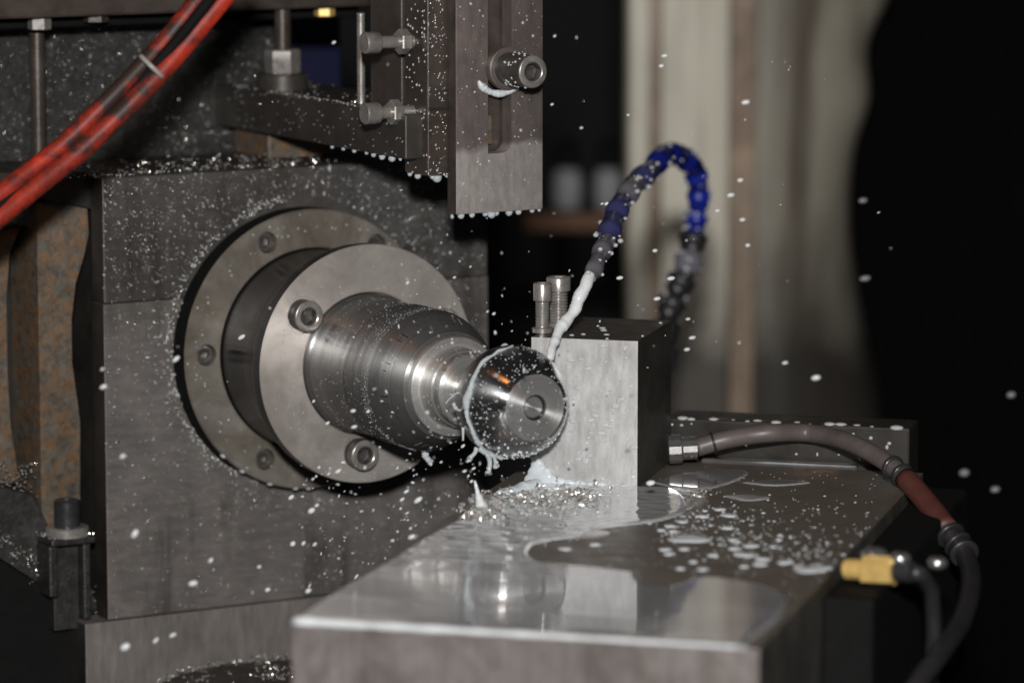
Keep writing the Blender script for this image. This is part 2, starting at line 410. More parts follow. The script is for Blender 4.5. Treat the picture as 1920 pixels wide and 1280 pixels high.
def blobs(name, items, mat, parent=None, M=None, low=True):
    """items: (x, y, z, rx, ry, rz, angle, plane) - ellipsoids, plane 'z','y','x' tells which axis is the surface normal"""
    BV, BF = (ICL_V, ICL_F) if low else (ICO_V, ICO_F)
    V = []; F = []; k = 0
    for (x, y, z, rx, ry, rz, an, pl) in items:
        v = BV * (rx, ry, rz); c, s = math.cos(an), math.sin(an)
        v = np.stack([v[:, 0] * c - v[:, 1] * s, v[:, 0] * s + v[:, 1] * c, v[:, 2]], 1)
        if pl == 'y': v = np.stack([v[:, 0], v[:, 2], v[:, 1]], 1)
        elif pl == 'x': v = np.stack([v[:, 2], v[:, 1], v[:, 0]], 1)
        V.append(v + (x, y, z)); F.append((BF if pl == 'z' else BF[:, ::-1]) + k); k += len(BV)
    if not V: return None
    return mesh_np(name, np.concatenate(V), np.concatenate(F), mat, parent, M)
def chips(name, pts, size, mat, parent=None, M=None):
    V = []; F = []; k = 0
    for (x, y, z) in pts:
        r = size * random.uniform(.5, 1.5); w = size * random.uniform(.3, .8); a0 = random.uniform(1.2, 4.2); n = 5
        v = []
        for i in range(n + 1):
            a = a0 * i / n
            v += [(r * math.cos(a), r * math.sin(a), -w / 2 + i * w * .12), (r * math.cos(a), r * math.sin(a), w / 2 + i * w * .12)]
        R = Matrix.Rotation(random.uniform(0, 6.28), 3, Vector((random.gauss(0, 1), random.gauss(0, 1), random.gauss(0, 1))).normalized())
        v = np.array(v) @ np.array(R).T + (x, y, z); V.append(v)
        F += [(k + 2 * i, k + 2 * i + 1, k + 2 * i + 3, k + 2 * i + 2) for i in range(n)]; k += 2 * n + 2
    return mesh_np(name, np.concatenate(V), np.array(F), mat, parent, M, True)

def hexscrew(bm, r, h, c=(0, 0), z0=0, hexd=3.2, hx=.52, n=48, rot=0.2, axis=2):
    ch = r * .1
    rings(bm, [(r, z0), (r, z0 + h - ch), (r - ch * .4, z0 + h - ch * .3), (r - ch, z0 + h), (r * hx * 1.30, z0 + h), (r * hx * 1.18, z0 + h - .25),
               (r * hx * 1.12, z0 + h - .3, 'hex'), (r * hx * 1.12, z0 + h - hexd, 'hex'), (r * .1, z0 + h - hexd - .6)], n, c, axis, rot=rot)
    return bm

def screwfin(bm, name, parent, r, hx=.5, mat=None, c=(0, 0)):
    o = fin(bm, name, [mat or M_screw, M_scrside, M_scrside], parent, angle=35)
    zt = max(v.co.z for v in o.data.vertices)
    for p in o.data.polygons:
        d = math.hypot(p.center.x - c[0] * .001, p.center.y - c[1] * .001) * 1000
        if d < r * hx * 1.22 and p.center.z < zt - .0001: p.material_index = 1  # hex socket coloured dark in place of the shade inside
        elif d > r * .93 and p.center.z < zt - .0006: p.material_index = 2
    return o
# ================================================================== SETTING
M_ = MWD
o = fin(bbox(bmesh.new(), -1500, 1900, 3200, 3230, -600, 2800, 0), 'enclosure_wall', M_void); o['kind'] = 'structure'
o = fin(bbox(bmesh.new(), -1500, 1900, 300, 3200, 590, 600, 0), 'enclosure_floor', M_void); o['kind'] = 'structure'

# ================================================================== MACHINE COLUMN (blurred, behind)
colo = ray(1290, 640, 2.05)
MC = Matrix.Translation(colo)
pxm = 2050 / FPX
col_t = thing('machine_column', 'cream painted machine column with rust streaks behind the blue hose', 'machine column', MC)
def cpx(x): return (x - 1290) * pxm
def cprism(name, pts, mat, z0=-120, z1=330):
    return fin(prism(bmesh.new(), [(cpx(a), b) for a, b in pts], z0, z1, bev=0), name, mat, col_t, smooth=False)
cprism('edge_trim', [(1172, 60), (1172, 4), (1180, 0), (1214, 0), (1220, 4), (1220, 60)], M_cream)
cprism('gap_strip', [(1220, 60), (1220, 9), (1233, 9), (1233, 60)], M_ruststripe)
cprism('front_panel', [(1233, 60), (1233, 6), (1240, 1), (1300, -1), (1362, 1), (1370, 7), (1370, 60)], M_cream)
cprism('rusty_channel', [(1370, 60), (1370, 12), (1414, 12), (1414, 60)], M_ruststripe)
# the right side of the column is a dented sheet that rolls away round a soft uneven corner
ed = [(1690, -90), (1676, 0), (1636, 100), (1640, 200), (1612, 300), (1606, 420), (1616, 520), (1634, 620), (1660, 740), (1680, 860)]
bm = bmesh.new(); rows = []
for q, p in enumerate(catmull([(a, b, 0) for a, b in ed], 6)):
    z = (640 - p.y) * pxm; row = []; x0, x1 = cpx(1414), cpx(p.x)
    for k in range(30):
        u = k / 29.0
        if u < .12: x = x0 + (x1 - x0) * u * 1.35; y = 6 + .5 * math.sin(u * 20 + z * .03)
        else:
            a = (u - .12) / .88 * math.pi * .62; w0 = x0 + (x1 - x0) * .162
            x = w0 + (x1 - w0) * math.sin(min(a, math.pi / 2)) ; y = 6 + 48 * (1 - math.cos(a)) + 1.5 * math.sin(z * .05) * math.sin(a)
        row.append(bm.verts.new((x, y, z)))
    rows.append(row)
for q in range(len(rows) - 1):
    for k in range(29): bm.faces.new((rows[q][k], rows[q][k + 1], rows[q + 1][k + 1], rows[q + 1][k]))
bmesh.ops.solidify(bm, geom=bm.faces[:], thickness=2)
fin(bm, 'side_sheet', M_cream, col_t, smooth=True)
# black sheet added for the darkness behind the right of the column
bm = bmesh.new(); rows = []
for q in range(30):
    row = []
    for k in range(60):
        u = k / 59.0; d = 2.16 + .005 * math.sin(u * 70 + q * .05)
        row.append(bm.verts.new(ray(1560 + u * 620, -120 + q * 50, d) * 1000))
    rows.append(row)
for q in range(29):
    for k in range(59): bm.faces.new((rows[q][k], rows[q][k + 1], rows[q + 1][k + 1], rows[q + 1][k]))
bmesh.ops.solidify(bm, geom=bm.faces[:], thickness=4)
tag(fin(bm, 'dark_sheet', M_black, smooth=True), 'black sheet added for the darkness right of the cream column', 'stand-in for darkness')

# blurred posts and rail in the dark gap
for x, y in ((1064, 318), (1141, 318)):
    P = ray(x, y + 40, 2.3)
    t = thing('round_post', ('left' if x < 1100 else 'right') + ' of two blurred grey posts in the dark gap beside the column', 'post', Matrix.Translation(P), 'blurred posts')
    fin(rings(bmesh.new(), [(1, -13), (4.5, -12), (7, -9.5), (8.3, -6), (8.5, 0), (8.1, 8), (6.5, 12), (4, 13.5)], 32), 'post_body', M_post, t, angle=40)
    fin(rings(bmesh.new(), [(7, 13.5), (7, 24), (5, 28), (2, 30)], 32), 'post_cap', M_black, t, angle=40)
P = ray(1095, 412, 2.25)
o = fin(bbox(bmesh.new(), -34, 34, -8, 8, -6, 5, 1.5), 'orange_rail', M_orange, M=Matrix.Translation(P))
tag(o, 'dim orange rail far behind the slotted plate', 'rail')

# ================================================================== WORKHEAD
wh = thing('workhead_housing', 'big dark grey steel workhead housing speckled with coolant behind the round flange', 'machine housing', MH)
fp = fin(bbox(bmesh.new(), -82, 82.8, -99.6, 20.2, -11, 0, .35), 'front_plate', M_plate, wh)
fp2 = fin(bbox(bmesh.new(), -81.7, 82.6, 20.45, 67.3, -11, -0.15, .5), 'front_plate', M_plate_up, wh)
fp3 = fin(bbox(bmesh.new(), -91.7, 86, -190, -100.1, -40, .6, .5), 'lower_plate', M_plate_low, wh)
for q in (fp, fp2, fp3):
    q.data.materials.append(M_dark)
    for p in q.data.polygons:
        if p.normal.x < -.6: p.material_index = 1  # left-facing sides coloured darker than the fronts
fin(bbox(bmesh.new(), -78, 80, -99, 67.0, -68, -11.2, .6), 'housing_body', M_dark, wh)
# rear casting rising above the housing
xr = wl(545, 100, -70)[0]
bm = bmesh.new(); bbox(bm, -135, xr, 40, 160, -90, -69, 1.0)
fin(bm, 'rear_casting', M_cast, wh)
# ribs of rusty casting at the left
def rib(x0, prof, z0, z1, mat, name):
    pts = [(x0, y) for _, y in prof[::-1]] + [(x, y) for x, y in prof]
    return fin(prism(bmesh.new(), pts, z0, z1, bev=.8), name, mat, wh, angle=40)
pr = [wl(x, y, -15)[:2] for x, y in ((166, 372), (166, 440), (162, 475), (150, 505), (138, 530), (134, 600), (135, 680), (142, 730), (150, 790), (150, 960), (150, 1010))]
rib(wl(72, 600, -15)[0], pr, -40, -15, M_rib, 'rusty_rib')
pr = [wl(x, y, -25)[:2] for x, y in ((45, 425), (28, 440), (14, 475), (12, 560), (14, 700), (20, 800), (26, 860), (40, 905))]
rib(-140, pr, -50, -25, M_rib, 'rusty_rib')
fin(bbox(bmesh.new(), -140, -82.3, -95, 66, -75, -42, .5), 'back_web', M_dark, wh)
fin(prism(bmesh.new(), [wl(-60, 395, -14)[:2], wl(70, 368, -14)[:2], wl(182, 395, -14)[:2], wl(182, 322, -14)[:2], wl(-60, 322, -14)[:2]], -60, -12, bev=.5), 'top_shelf', M_dark, wh)
fin(prism(bmesh.new(), [wl(-60, 900, -16)[:2], wl(60, 925, -16)[:2], wl(95, 1000, -16)[:2], wl(200, 1155, -16)[:2], wl(60, 1085, -16)[:2], wl(-60, 1010, -16)[:2]], -60, -14, bev=.8), 'sloping_foot', M_cast, wh)
fin(prism(bmesh.new(), [wl(-60, 1012, -14)[:2], wl(60, 1087, -14)[:2], wl(203, 1160, -14)[:2], wl(203, 1400, -14)[:2], wl(-60, 1400, -14)[:2]], -60, -13, bev=.4), 'lower_casting', M_black, wh)
# oxide cap screw on the foot
sx, sy, _ = wl(126, 985, -6)
s_ = fin(rings(bmesh.new(), [(4.9, sy), (4.9, sy + 9.5), (4.4, sy + 10), (2.6, sy + 10), (2.5, sy + 7), (.3, sy + 6.6)], 36, (-6, sx), 1), 'foot_screw', M_oxide, wh, angle=35)
fin(rings(bmesh.new(), [(8.2, sy - 3.6), (8.2, sy - .6), (7.6, sy - .1), (4.8, sy - .1)], 36, (-6, sx), 1), 'washer', M_screw, wh, angle=35)
bm = bmesh.new(); bbox(bm, sx - 9, sx + 9, sy - 6.5, sy - 3.7, -15, 0, .8)
bbox(bm, sx - 9.2, sx - 5.5, sy - 26, sy - 6.6, -15, -2, .8); bbox(bm, sx + 5, sx + 8.2, sy - 36, sy - 6.6, -15, -3, .8)
bbox(bm, sx - 5.4, sx + 4.9, sy - 40, sy - 6.7, -15, -7, .4)
fin(bm, 'screw_boss', M_cast, wh)

# ---- spindle: mounting ring, flange, body, nut, collet
sp = thing('spindle', 'shiny round steel spindle nose with a bolted flange sticking out of the housing', 'spindle', MS)
ring = fin(rings(bmesh.new(), [(53.7, .05), (53.7, 9.6), (53.1, 10.4), (39.4, 10.5), (38.9, 10), (38.9, -5)], 160), 'mounting_ring', [M_ring, M_black], sp, angle=30)
for p in ring.data.polygons:
    if p.center.z < .0095: p.material_index = 1  # outer side of the ring coloured black to paint in its shade
angs = [(46.0, 114), (44.8, 178.5), (45.6, 243), (47.4, 54), (46, 0), (46, 300)]
cut(ring, [rings(bmesh.new(), [(4.1, 5.4), (4.1, 14)], 32, (b * math.cos(math.radians(a)), b * math.sin(math.radians(a)))) for b, a in angs])
sc0 = None
for b, a in angs:
    if sc0 is None:
        sc0 = screwfin(hexscrew(bmesh.new(), 3.7, 3.0, (0, 0), 0, 2.0), 'cap_screw', ring, 3.7, .52, M_ringscrew); q = sc0
    else:
        q = sc0.copy(); COL.objects.link(q); q.parent = ring
    q.location = (b * 1e-3 * math.cos(math.radians(a)), b * 1e-3 * math.sin(math.radians(a)), .0056)
fin(rings(bmesh.new(), [(38.5, 0), (38.5, 20), (38.7, 28), (39.2, 33)], 160, cap0=False, cap1=False), 'bearing_cap', M_flside, sp, angle=60)
fl = fin(rings(bmesh.new(), [(38.9, 30), (39.6, 35), (41.0, 40), (43.0, 44.5), (44.2, 47.5), (44.6, 50), (44.65, 54.7), (44.35, 55.15), (27.2, 55.2), (26.7, 54.6), (26.6, 51), (20, 50.8)], 160), 'flange', [M_flange, M_flside], sp, angle=25)
for p in fl.data.polygons:
    if p.center.z < .0541 and p.center.xy.length > .03: p.material_index = 1
fa = [143, 263, 23]
cut(fl, [rings(bmesh.new(), [(6.9, 54.2), (6.9, 60)], 40, (33.6 * math.cos(math.radians(a)), 33.6 * math.sin(math.radians(a)))) for a in fa])
bigs = None
for a in fa:
    if bigs is None:
        bigs = screwfin(hexscrew(bmesh.new(), 5.8, 6.3, (0, 0), 0, 3.4, .50), 'cap_screw', fl, 5.8, .5); q = bigs
    else:
        q = bigs.copy(); COL.objects.link(q); q.parent = fl
    q.location = (33.6e-3 * math.cos(math.radians(a)), 33.6e-3 * math.sin(math.radians(a)), .0542)
    q.rotation_euler = (0, 0, math.radians(a))
fin(rings(bmesh.new(), [(20, 50.9), (26.1, 51), (26.2, 56.2), (25.9, 56.6), (25.3, 56.7), (25.25, 83), (25.5, 83.6), (25.5, 84.0), (25.3, 84.4)], 160), 'spindle_body', M_body, sp, angle=30)
# clamping nut with spanner slots
nut = fin(rings(bmesh.new(), [(20, 84.3), (25.2, 84.3), (25.8, 85.0), (25.8, 100.5), (25.4, 103.4), (24.4, 106.8), (22.9, 110.6), (21.1, 114.6), (19.4, 118.2), (18.3, 118.8), (15, 118.9)], 160), 'clamping_nut', M_nose, sp, angle=25)
cs = []
for k in range(12):
    a = math.radians(30 * k + 8); bm = bmesh.new()
    for dz in (0,):
        bbox(bm, 21.6, 28, -.2, .2, 107.5, 112.0, 0)
    bmesh.ops.rotate(bm, cent=(0, 0, 0), matrix=Matrix.Rotation(a, 3, 'Z'), verts=bm.verts); cs.append(bm)
    bm = bmesh.new(); bbox(bm, 21.8, 28, -.12, .12, 108, 111.5, 0)
    bmesh.ops.rotate(bm, cent=(0, 0, 0), matrix=Matrix.Rotation(a + .12, 3, 'Z'), verts=bm.verts); cs.append(bm)
cut(nut, cs)
fin(rings(bmesh.new(), [(14, 117), (17.9, 117.5), (18.0, 121.6), (17.6, 122.0), (15.4, 122.1), (15.0, 121.8), (14.6, 121.9), (14.3, 122.4), (13.9, 128.5), (13.3, 129.2), (13.1, 133.0), (12.5, 133.6), (11.0, 133.9), (7, 134)], 128), 'collet', M_collet, sp, angle=30)

# ---- workpiece
wp_ = thing('ball_pin', 'mirror bright steel ball with flat centre drilled end gripped in the collet', 'workpiece', MS)
zc = 178 - 15.7; RB = 19.8
rows = [(7.2, 128), (7.2, 137), (7.6, 140), (8.8, 142.3), (11.0, 145.0), (13.0, 147.0)]
for th in range(132, 36, -4):
    a = math.radians(th); rows.append((RB * math.sin(a), zc + RB * math.cos(a)))
rows += [(12.2, 177.5), (11.85, 177.85), (11.6, 177.98)]
rows = [r for r in rows if r[1] <= 178]
rows.sort(key=lambda r: r[1])
fin(rings(bmesh.new(), rows, 128, cap1=False), 'ball', M_ball, wp_, angle=50)
fin(rings(bmesh.new(), [(11.6, 177.98), (11.4, 178), (4.5, 178), (4.15, 177.7), (4.05, 176.5), (3.8, 176.4), (3.6, 176.7), (.2, 176.75)], 96, cap0=False), 'end_face', [M_ballface, M_dark], wp_, angle=30)
for p in bpy.data.objects['end_face'].data.polygons:
    if .0037 < p.center.xy.length < .0044: p.material_index = 1  # wall of the centre hole painted dark for its shading

# ================================================================== ARM, BRACKET, SLOTTED PLATE (upper right of the housing)
arm = thing('support_arm', 'oily dark steel arm reaching out above the housing under the hex nut', 'machine arm', MH)
fin(bbox(bmesh.new(), -1.7, 34, 78, 94.2, -69.3, 88, .6), 'arm_bar', M_arm, arm)
fin(bbox(bmesh.new(), 2, 30, 67.5, 77.8, -60, -30, 1), 'spacer', M_rib, arm)
fin(bbox(bmesh.new(), 6, 33, 94.4, 165, 47, 71, .5), 'side_cheek', M_brown, arm)
x_, y_, _ = wl(797, 330, 90)
fin(bbox(bmesh.new(), x_, 46, y_, 170, 74.5, 92, .5), 'upright', M_brown, arm)
fin(bbox(bmesh.new(), x_ + .2, x_ + 9, y_ + 24, y_ + 24.8, 92.1, 92.8, .1), 'joint_strip', M_dark, arm)
# hex nut stud on the arm
st = thing('nut_and_stud', 'thick hex nut and washer on a rusty stud on top of the support arm', 'nut', MH)
nx, nz = 9, -31
fin(rings(bmesh.new(), [(10, 94.4), (10, 100), (9.4, 100.6)], 40, (nz, nx), 1), 'washer', M_arm, st, angle=35)
fin(rings(bmesh.new(), [(6.6, 100.7, 'hex'), (6.9, 101.3, 'hex'), (6.9, 109.3, 'hex'), (6.3, 110, 'hex')], 48, (nz, nx), 1), 'hex_nut', M_screw, st, angle=25)
fin(rings(bmesh.new(), [(3.1, 94), (3.1, 130)], 24, (nz, nx), 1), 'stud', M_brown, st, angle=35)
# threaded rod
def thread_rod(bm, r, y0, y1, c, pitch=1.2, n=20, axis=1):
    rows = []; y = y0
    while y < y1:
        rows += [(r, y), (r * .84, y + pitch * .5)]; y += pitch
    return rings(bm, rows, n, c, axis)
tx, ty, _ = wl(675, 190, 40)
o = fin(thread_rod(bmesh.new(), 1.6, 94.3, 128, (40, tx + .5), 1.5), 'threaded_rod', M_screw, M=MH, angle=80)
tag(o, 'thin vertical threaded rod standing on the support arm', 'threaded rod')
# bolts through the cheek
for py, k in ((80, 'upper'), (212, 'lower')):
    bx, by, _ = wl(700, py, 80)
    t = thing('adjusting_bolt', k + ' of two wet horizontal bolts with nuts beside the upright bracket', 'bolt', MH, 'adjusting bolts')
    x1 = x_ - .1
    fin(rings(bmesh.new(), [(2.3, x1 - 16), (2.3, x1)], 20, (by, 81), 0), 'shank', M_screw, t, angle=35)
    fin(rings(bmesh.new(), [(3.6, x1 - 20), (4.0, x1 - 19.5), (4.0, x1 - 14.6), (3.6, x1 - 14)], 28, (by, 81), 0), 'head', M_screw, t, angle=35)
    off = 6 if k == 'upper' else 9.5
    fin(rings(bmesh.new(), [(4.3, x1 - off, 'hex'), (4.6, x1 - off + .5, 'hex'), (4.6, x1 - off + 3.6, 'hex'), (4.3, x1 - off + 4, 'hex')], 48, (by, 81), 0), 'lock_nut', M_screw, t, angle=25)
# slotted plate
xl, yb, _ = wl(855, 403, 100); xr2 = wl(1018, 395, 100)[0]
spl = thing('slotted_plate', 'upright steel stop plate with a long slot and drops along its lower edge', 'stop plate', MH)
pl = fin(bbox(bmesh.new(), xl, xr2, yb, 175, 93.4, 100, .5), 'plate', M_slot, spl)
sl0, sl1 = wl(915, 285, 100)[0], wl(959, 285, 100)[0]; sb = wl(940, 287, 100)[1]
bm = bmesh.new(); r = 4.2; pts = []
for (cx, cy, a0) in ((sl1 - r, sb + r, -90), (sl1 - r, 150, 0)):
    for k in range(7):
        a = math.radians(a0 + 15 * k); pts.append((cx + r * math.cos(a), cy + r * math.sin(a)))
pts += [(sl0, 150 + r), (sl0, sb)]
prism(bm, pts, 90, 104)
bm2 = bmesh.new(); pts = []
for (cx, cy, a0) in ((sl1 - 1 - r, 138 + r, -90),):
    for k in range(7):
        a = math.radians(a0 + 15 * k); pts.append((cx + r * math.cos(a), cy + r * math.sin(a)))
pts += [(sl1 - 1, 172), (sl0, 172), (sl0, 138)]
prism(bm2, pts, 90, 104)
cut(pl, [bm])
pl.data.materials.append(M_brown)
for p in pl.data.polygons:
    if p.normal.x < -.6 and p.center.x < (xl + 1) * .001: p.material_index = 1  # left side coloured darker than the front, painting in its shade
fin(bbox(bmesh.new(), sl0 + 1.5, sl0 + 4, sb + 3, sb + 13.5, 92.2, 96, .3), 'rusty_key', M_rib, spl)
hx, hy, _ = wl(1000, 135, 121)
fin(rings(bmesh.new(), [(7.8, 100.1), (7.8, 103.2), (7.3, 103.6)], 40, (hx, hy)), 'washer', M_slot, spl, angle=35)
screwfin(hexscrew(bmesh.new(), 5.9, 17.3, (hx, hy), 103.7, 3.5, .5), 'clamp_screw', spl, 5.9, .5, c=(hx, hy))
# drops hanging from edges
def hang(lst, fr_label, grp):
    for k, (x, y, z, r) in enumerate(lst):
        r *= random.uniform(.6, 1.2); x += random.uniform(-.7, .7); bm = bmesh.new(); rings(bm, [(r, 0), (r * 1.03, -.35 * r), (r * .95, -.8 * r), (r * .6, -1.25 * r), (r * .25, -1.42 * r)], 16, axis=2)
        o = fin(bm, 'hanging_drop', M_sheet, M=MH @ Matrix.Translation(Vector((x, y, z)) * .001) @ Matrix.Rotation(-math.pi / 2, 4, 'X'), smooth=True)
        far = ('leftmost', 'left', 'middle', 'right', 'rightmost')[min(4, k * 5 // len(lst))]; szd = 'big' if r > 1.4 else ('small' if r < .95 else 'medium')
        tag(o, szd + ' ' + fr_label.replace('small ', '') + ', ' + far + ' in its row', 'droplet', grp)
hang([(xl + q, yb, 99 + random.uniform(-1, .5), rr) for q, rr in ((-.2, .8), (2.6, 1.5), (7.6, 1.6), (12.6, 1.1), (15.6, 1.7), (18.2, .9), (23.5, 1.2), (27.3, 1.7), (32.5, 1.2), (35.5, 1.0))],
     'milky drop hanging from the slotted plate', 'drops hanging from the slotted plate')
hang([(x_ + q, y_, z, rr) for q, z, rr in ((.5, 78, .9), (.9, 84, 1.3), (3, 91, 1.5), (4.2, 91.5, 1.7), (8, 91.5, .8))],
     'milky drop hanging under the upright bracket', 'drops hanging from the bracket')
hang([(-1, 78, z, rr) for z, rr in ((30, .8), (38, .7), (47, 1.1), (56, .8), (63, .9), (70, 1.0), (76, 1.6), (83, .9))],
     'small milky drop hanging under the support arm', 'drops hanging from the arm')

# top beam with bolts hanging
tb = thing('top_beam', 'dark brown oily beam across the top left with bolts under it', 'machine beam', MH)
b0 = wl(200, 30, -25)[1]; bxr = wl(725, 20, -25)[0]
fin(bbox(bmesh.new(), -150, bxr, b0, b0 + 40, -60, -25, 1.0), 'beam', M_brown, tb)
fin(bbox(bmesh.new(), -150, bxr - 4, b0 - 5, b0 - .2, -66, -40, 1.0), 'beam_shadow_strip', M_black, tb)  # black strip put in for the shadow under the beam
for px_, l_, w_, m_ in ((66, 4.6, 4.4, M_screw), (172, 2.6, 4.8, M_brown), (600, 3.5, 4.0, M_brass)):
    q = wl(px_, 40, -38)
    h = fin(rings(bmesh.new(), [(w_ * .92, b0 - l_ - .3, 'hex'), (w_, b0 - l_, 'hex'), (w_, b0 - .3, 'hex')], 36, (-34, q[0]), 1), 'bolt_head', m_, tb, angle=25)
q = wl(66, 150, -45)
o = fin(thread_rod(bmesh.new(), 3.2, 72, b0 - 6, (-45, q[0] + 1), 1.6), 'threaded_stud', M_brown, M=MH, angle=80)
tag(o, 'long dark vertical stud between the top beam and the casting at far left', 'stud')
o = fin(bbox(bmesh.new(), wl(548, 100, -160)[0], wl(640, 100, -160)[0], 60, 160, -175, -160, 1), 'blue_panel', M_drkblue, M=MH)
tag(o, 'dark blue panel in the shade between the stud and threaded rod', 'panel')

# ================================================================== RED TWIN HOSE
rh = thing('red_hose_pair', 'pair of oily red hoses strapped together crossing the upper left corner', 'hose')
D = 1.36
for pts, rr in (([(430, -80), (378, -10), (322, 62), (264, 126), (192, 200), (112, 276), (30, 340), (-60, 415)], 3.15),
                ([(480, -80), (425, -10), (362, 66), (302, 136), (230, 210), (150, 284), (66, 352), (-30, 430)], 3.5)):
    path = catmull([ray(x, y, D + .003 * math.sin(i)) * 1000 for i, (x, y) in enumerate(pts)], 10)
    fin(tube(bmesh.new(), path, rr, 20), 'hose', M_red, rh, smooth=True)
path = catmull([ray(x, y, D - .0005) * 1000 for x, y in ((455, -80), (401, -10), (342, 64), (283, 131), (211, 205), (131, 280), (48, 346), (-45, 422))], 10)
fin(tube(bmesh.new(), path, 2.0, 14), 'filler_strip', M_black, rh, smooth=True)
a_, b_ = ray(262, 104, D - .006) * 1000, ray(302, 142, D - .006) * 1000
dd = (b_ - a_).normalized(); nn = dd.cross(FWD).normalized()
bm = bmesh.new(); c_ = (a_ + b_) / 2; L_ = (b_ - a_).length / 2
pth = [c_ + dd * (L_ * math.cos(t)) + FWD * (4.6 * math.sin(t) + 5) for t in [2 * math.pi * k / 40 for k in range(41)]]
tube(bm, pth, .9, 8, False)
fin(bm, 'cable_tie', M_tie, rh, smooth=True)

# ================================================================== ROUND SWIVEL BASE (bottom left)
sb_ = thing('swivel_base', 'round dark wet base covered with swarf at the bottom left', 'machine base', MH)
cx, cy, cz = -33, -121, 57
def disc(r, y0, y1, mat, name):
    return fin(rings(bmesh.new(), [(r - .8, y0), (r, y0 + .8), (r, y1 - .8), (r - .8, y1)], 96, (cz, cx), 1), name, mat, sb_, angle=35)
disc(52, -150, cy, M_dark, 'base_disc')
disc(30, cy + .1, cy + 1.5, M_dark, 'raised_hub')

# ================================================================== WORK TABLE
tb_ = thing('work_table', 'flat steel work table with milky coolant puddles and ground front face', 'work table', MT)
TW = 142.5
to = fin(bbox(bmesh.new(), 0, TW, 0, 296, -70, 0, .5), 'table_top', [M_table, M_tfront, M_tside], tb_)
for p in to.data.polygons:
    if p.normal.y < -.7: p.material_index = 1
    elif p.normal.x > .7: p.material_index = 2
fin(bbox(bmesh.new(), 2, 136, 304, 324, -60, 14.5, .8), 'rear_rail', M_railm, tb_)
fin(bbox(bmesh.new(), 60, 118, 297.5, 302, -20, 1.2, .8), 'slot_strip', M_chrome, tb_)
# clamp body on the right flank
cb = thing('clamp_body', 'black clamp body on the right side of the work table under the brass fitting', 'clamp', MT)
fin(bbox(bmesh.new(), TW + .5, TW + 17, 95, 290, -72, -4, 1.5), 'body', M_black, cb)

# steel block
bl = thing('steel_block', 'bright ground steel block standing on the table behind the ball', 'steel block', MT)
BX0, BX1, BY0, BY1, BH = 11.2, 50.0, 239.4, 293, 52.4
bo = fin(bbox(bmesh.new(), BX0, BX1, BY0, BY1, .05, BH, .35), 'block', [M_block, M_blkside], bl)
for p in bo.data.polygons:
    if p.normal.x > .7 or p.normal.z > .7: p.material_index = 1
for (px_, py_, bp, r, lab, h1, h2) in ((1017, 612, 252, 3.3, 'nearer small cap screw standing at the back left of the steel block', 12, 6.2), (1047, 606, 268, 4.4, 'farther wider cap screw standing behind the small one on the block', 13.5, 5)):
    dx = to_frame(MT, hit(px_, py_, TO + EB * bp * .001, EB))[0]
    t = thing('standing_screw', lab, 'screw', MT)
    z0 = BH + .05
    fin(rings(bmesh.new(), [(r * 1.15, z0), (r * 1.15, z0 + 1.6), (r * .8, z0 + 1.8)], 28, (dx, bp)), 'collar', M_screw, t, angle=35)
    fin(thread_rod(bmesh.new(), r * .8, z0 + 1.7, z0 + h1 - .5, (dx, bp), 1.1, 24, 2), 'shank', M_screw, t, angle=80)
    bm = bmesh.new(); hexscrew(bm, r, h2, (dx, bp), z0 + h1 - .6, 2); fin(bm, 'head', M_screw, t, angle=35)

# ================================================================== COOLANT HOSE (segmented)
ch = thing('coolant_hose', 'blue and grey ball jointed coolant hose arching over the steel block', 'coolant hose')
pts = [(1108, 522, 1.414), (1122, 485, 1.435), (1138, 452, 1.46), (1150, 412, 1.49), (1166, 378, 1.515), (1190, 345, 1.54), (1222, 318, 1.575), (1246, 288, 1.61), (1276, 290, 1.645), (1302, 314, 1.67),
       (1310, 348, 1.68), (1310, 388, 1.685), (1302, 428, 1.69), (1298, 468, 1.69), (1286, 508, 1.69), (1268, 546, 1.69), (1252, 590, 1.69), (1244, 640, 1.69), (1242, 690, 1.69)]
mats = [M_greyseg, M_greyseg, M_bluegrey, M_bluegrey, M_greyseg, M_bluegrey, M_blue, M_blue, M_blue, M_blue, M_blue, M_blue, M_dkseg, M_greyseg, M_dkseg, M_dkseg, M_dkseg, M_dkseg]
W3 = [ray(*p) * 1000 for p in pts]; HP = list(pts)
for i in range(len(W3) - 1):
    a_, b_ = W3[i], W3[i + 1]; d_ = b_ - a_; L_ = d_.length
    r = 4.3 if i > 1 else 3.3 + .4 * i
    if i >= 12: r = 5.3
    r *= pts[i][2] / 1.5
    prof = [(.0, .55), (.08, .66), (.22, .72), (.3, .98), (.42, 1.06), (.58, 1.04), (.7, .94), (.82, .88), (.97, .9), (1.06, .72)]
    bm = bmesh.new(); tube(bm, [a_ + d_ * t for t, _ in prof], [r * q for _, q in prof], 24)
    fin(bm, 'hose_segment' if i else 'nozzle_tip', mats[i], ch, angle=50)

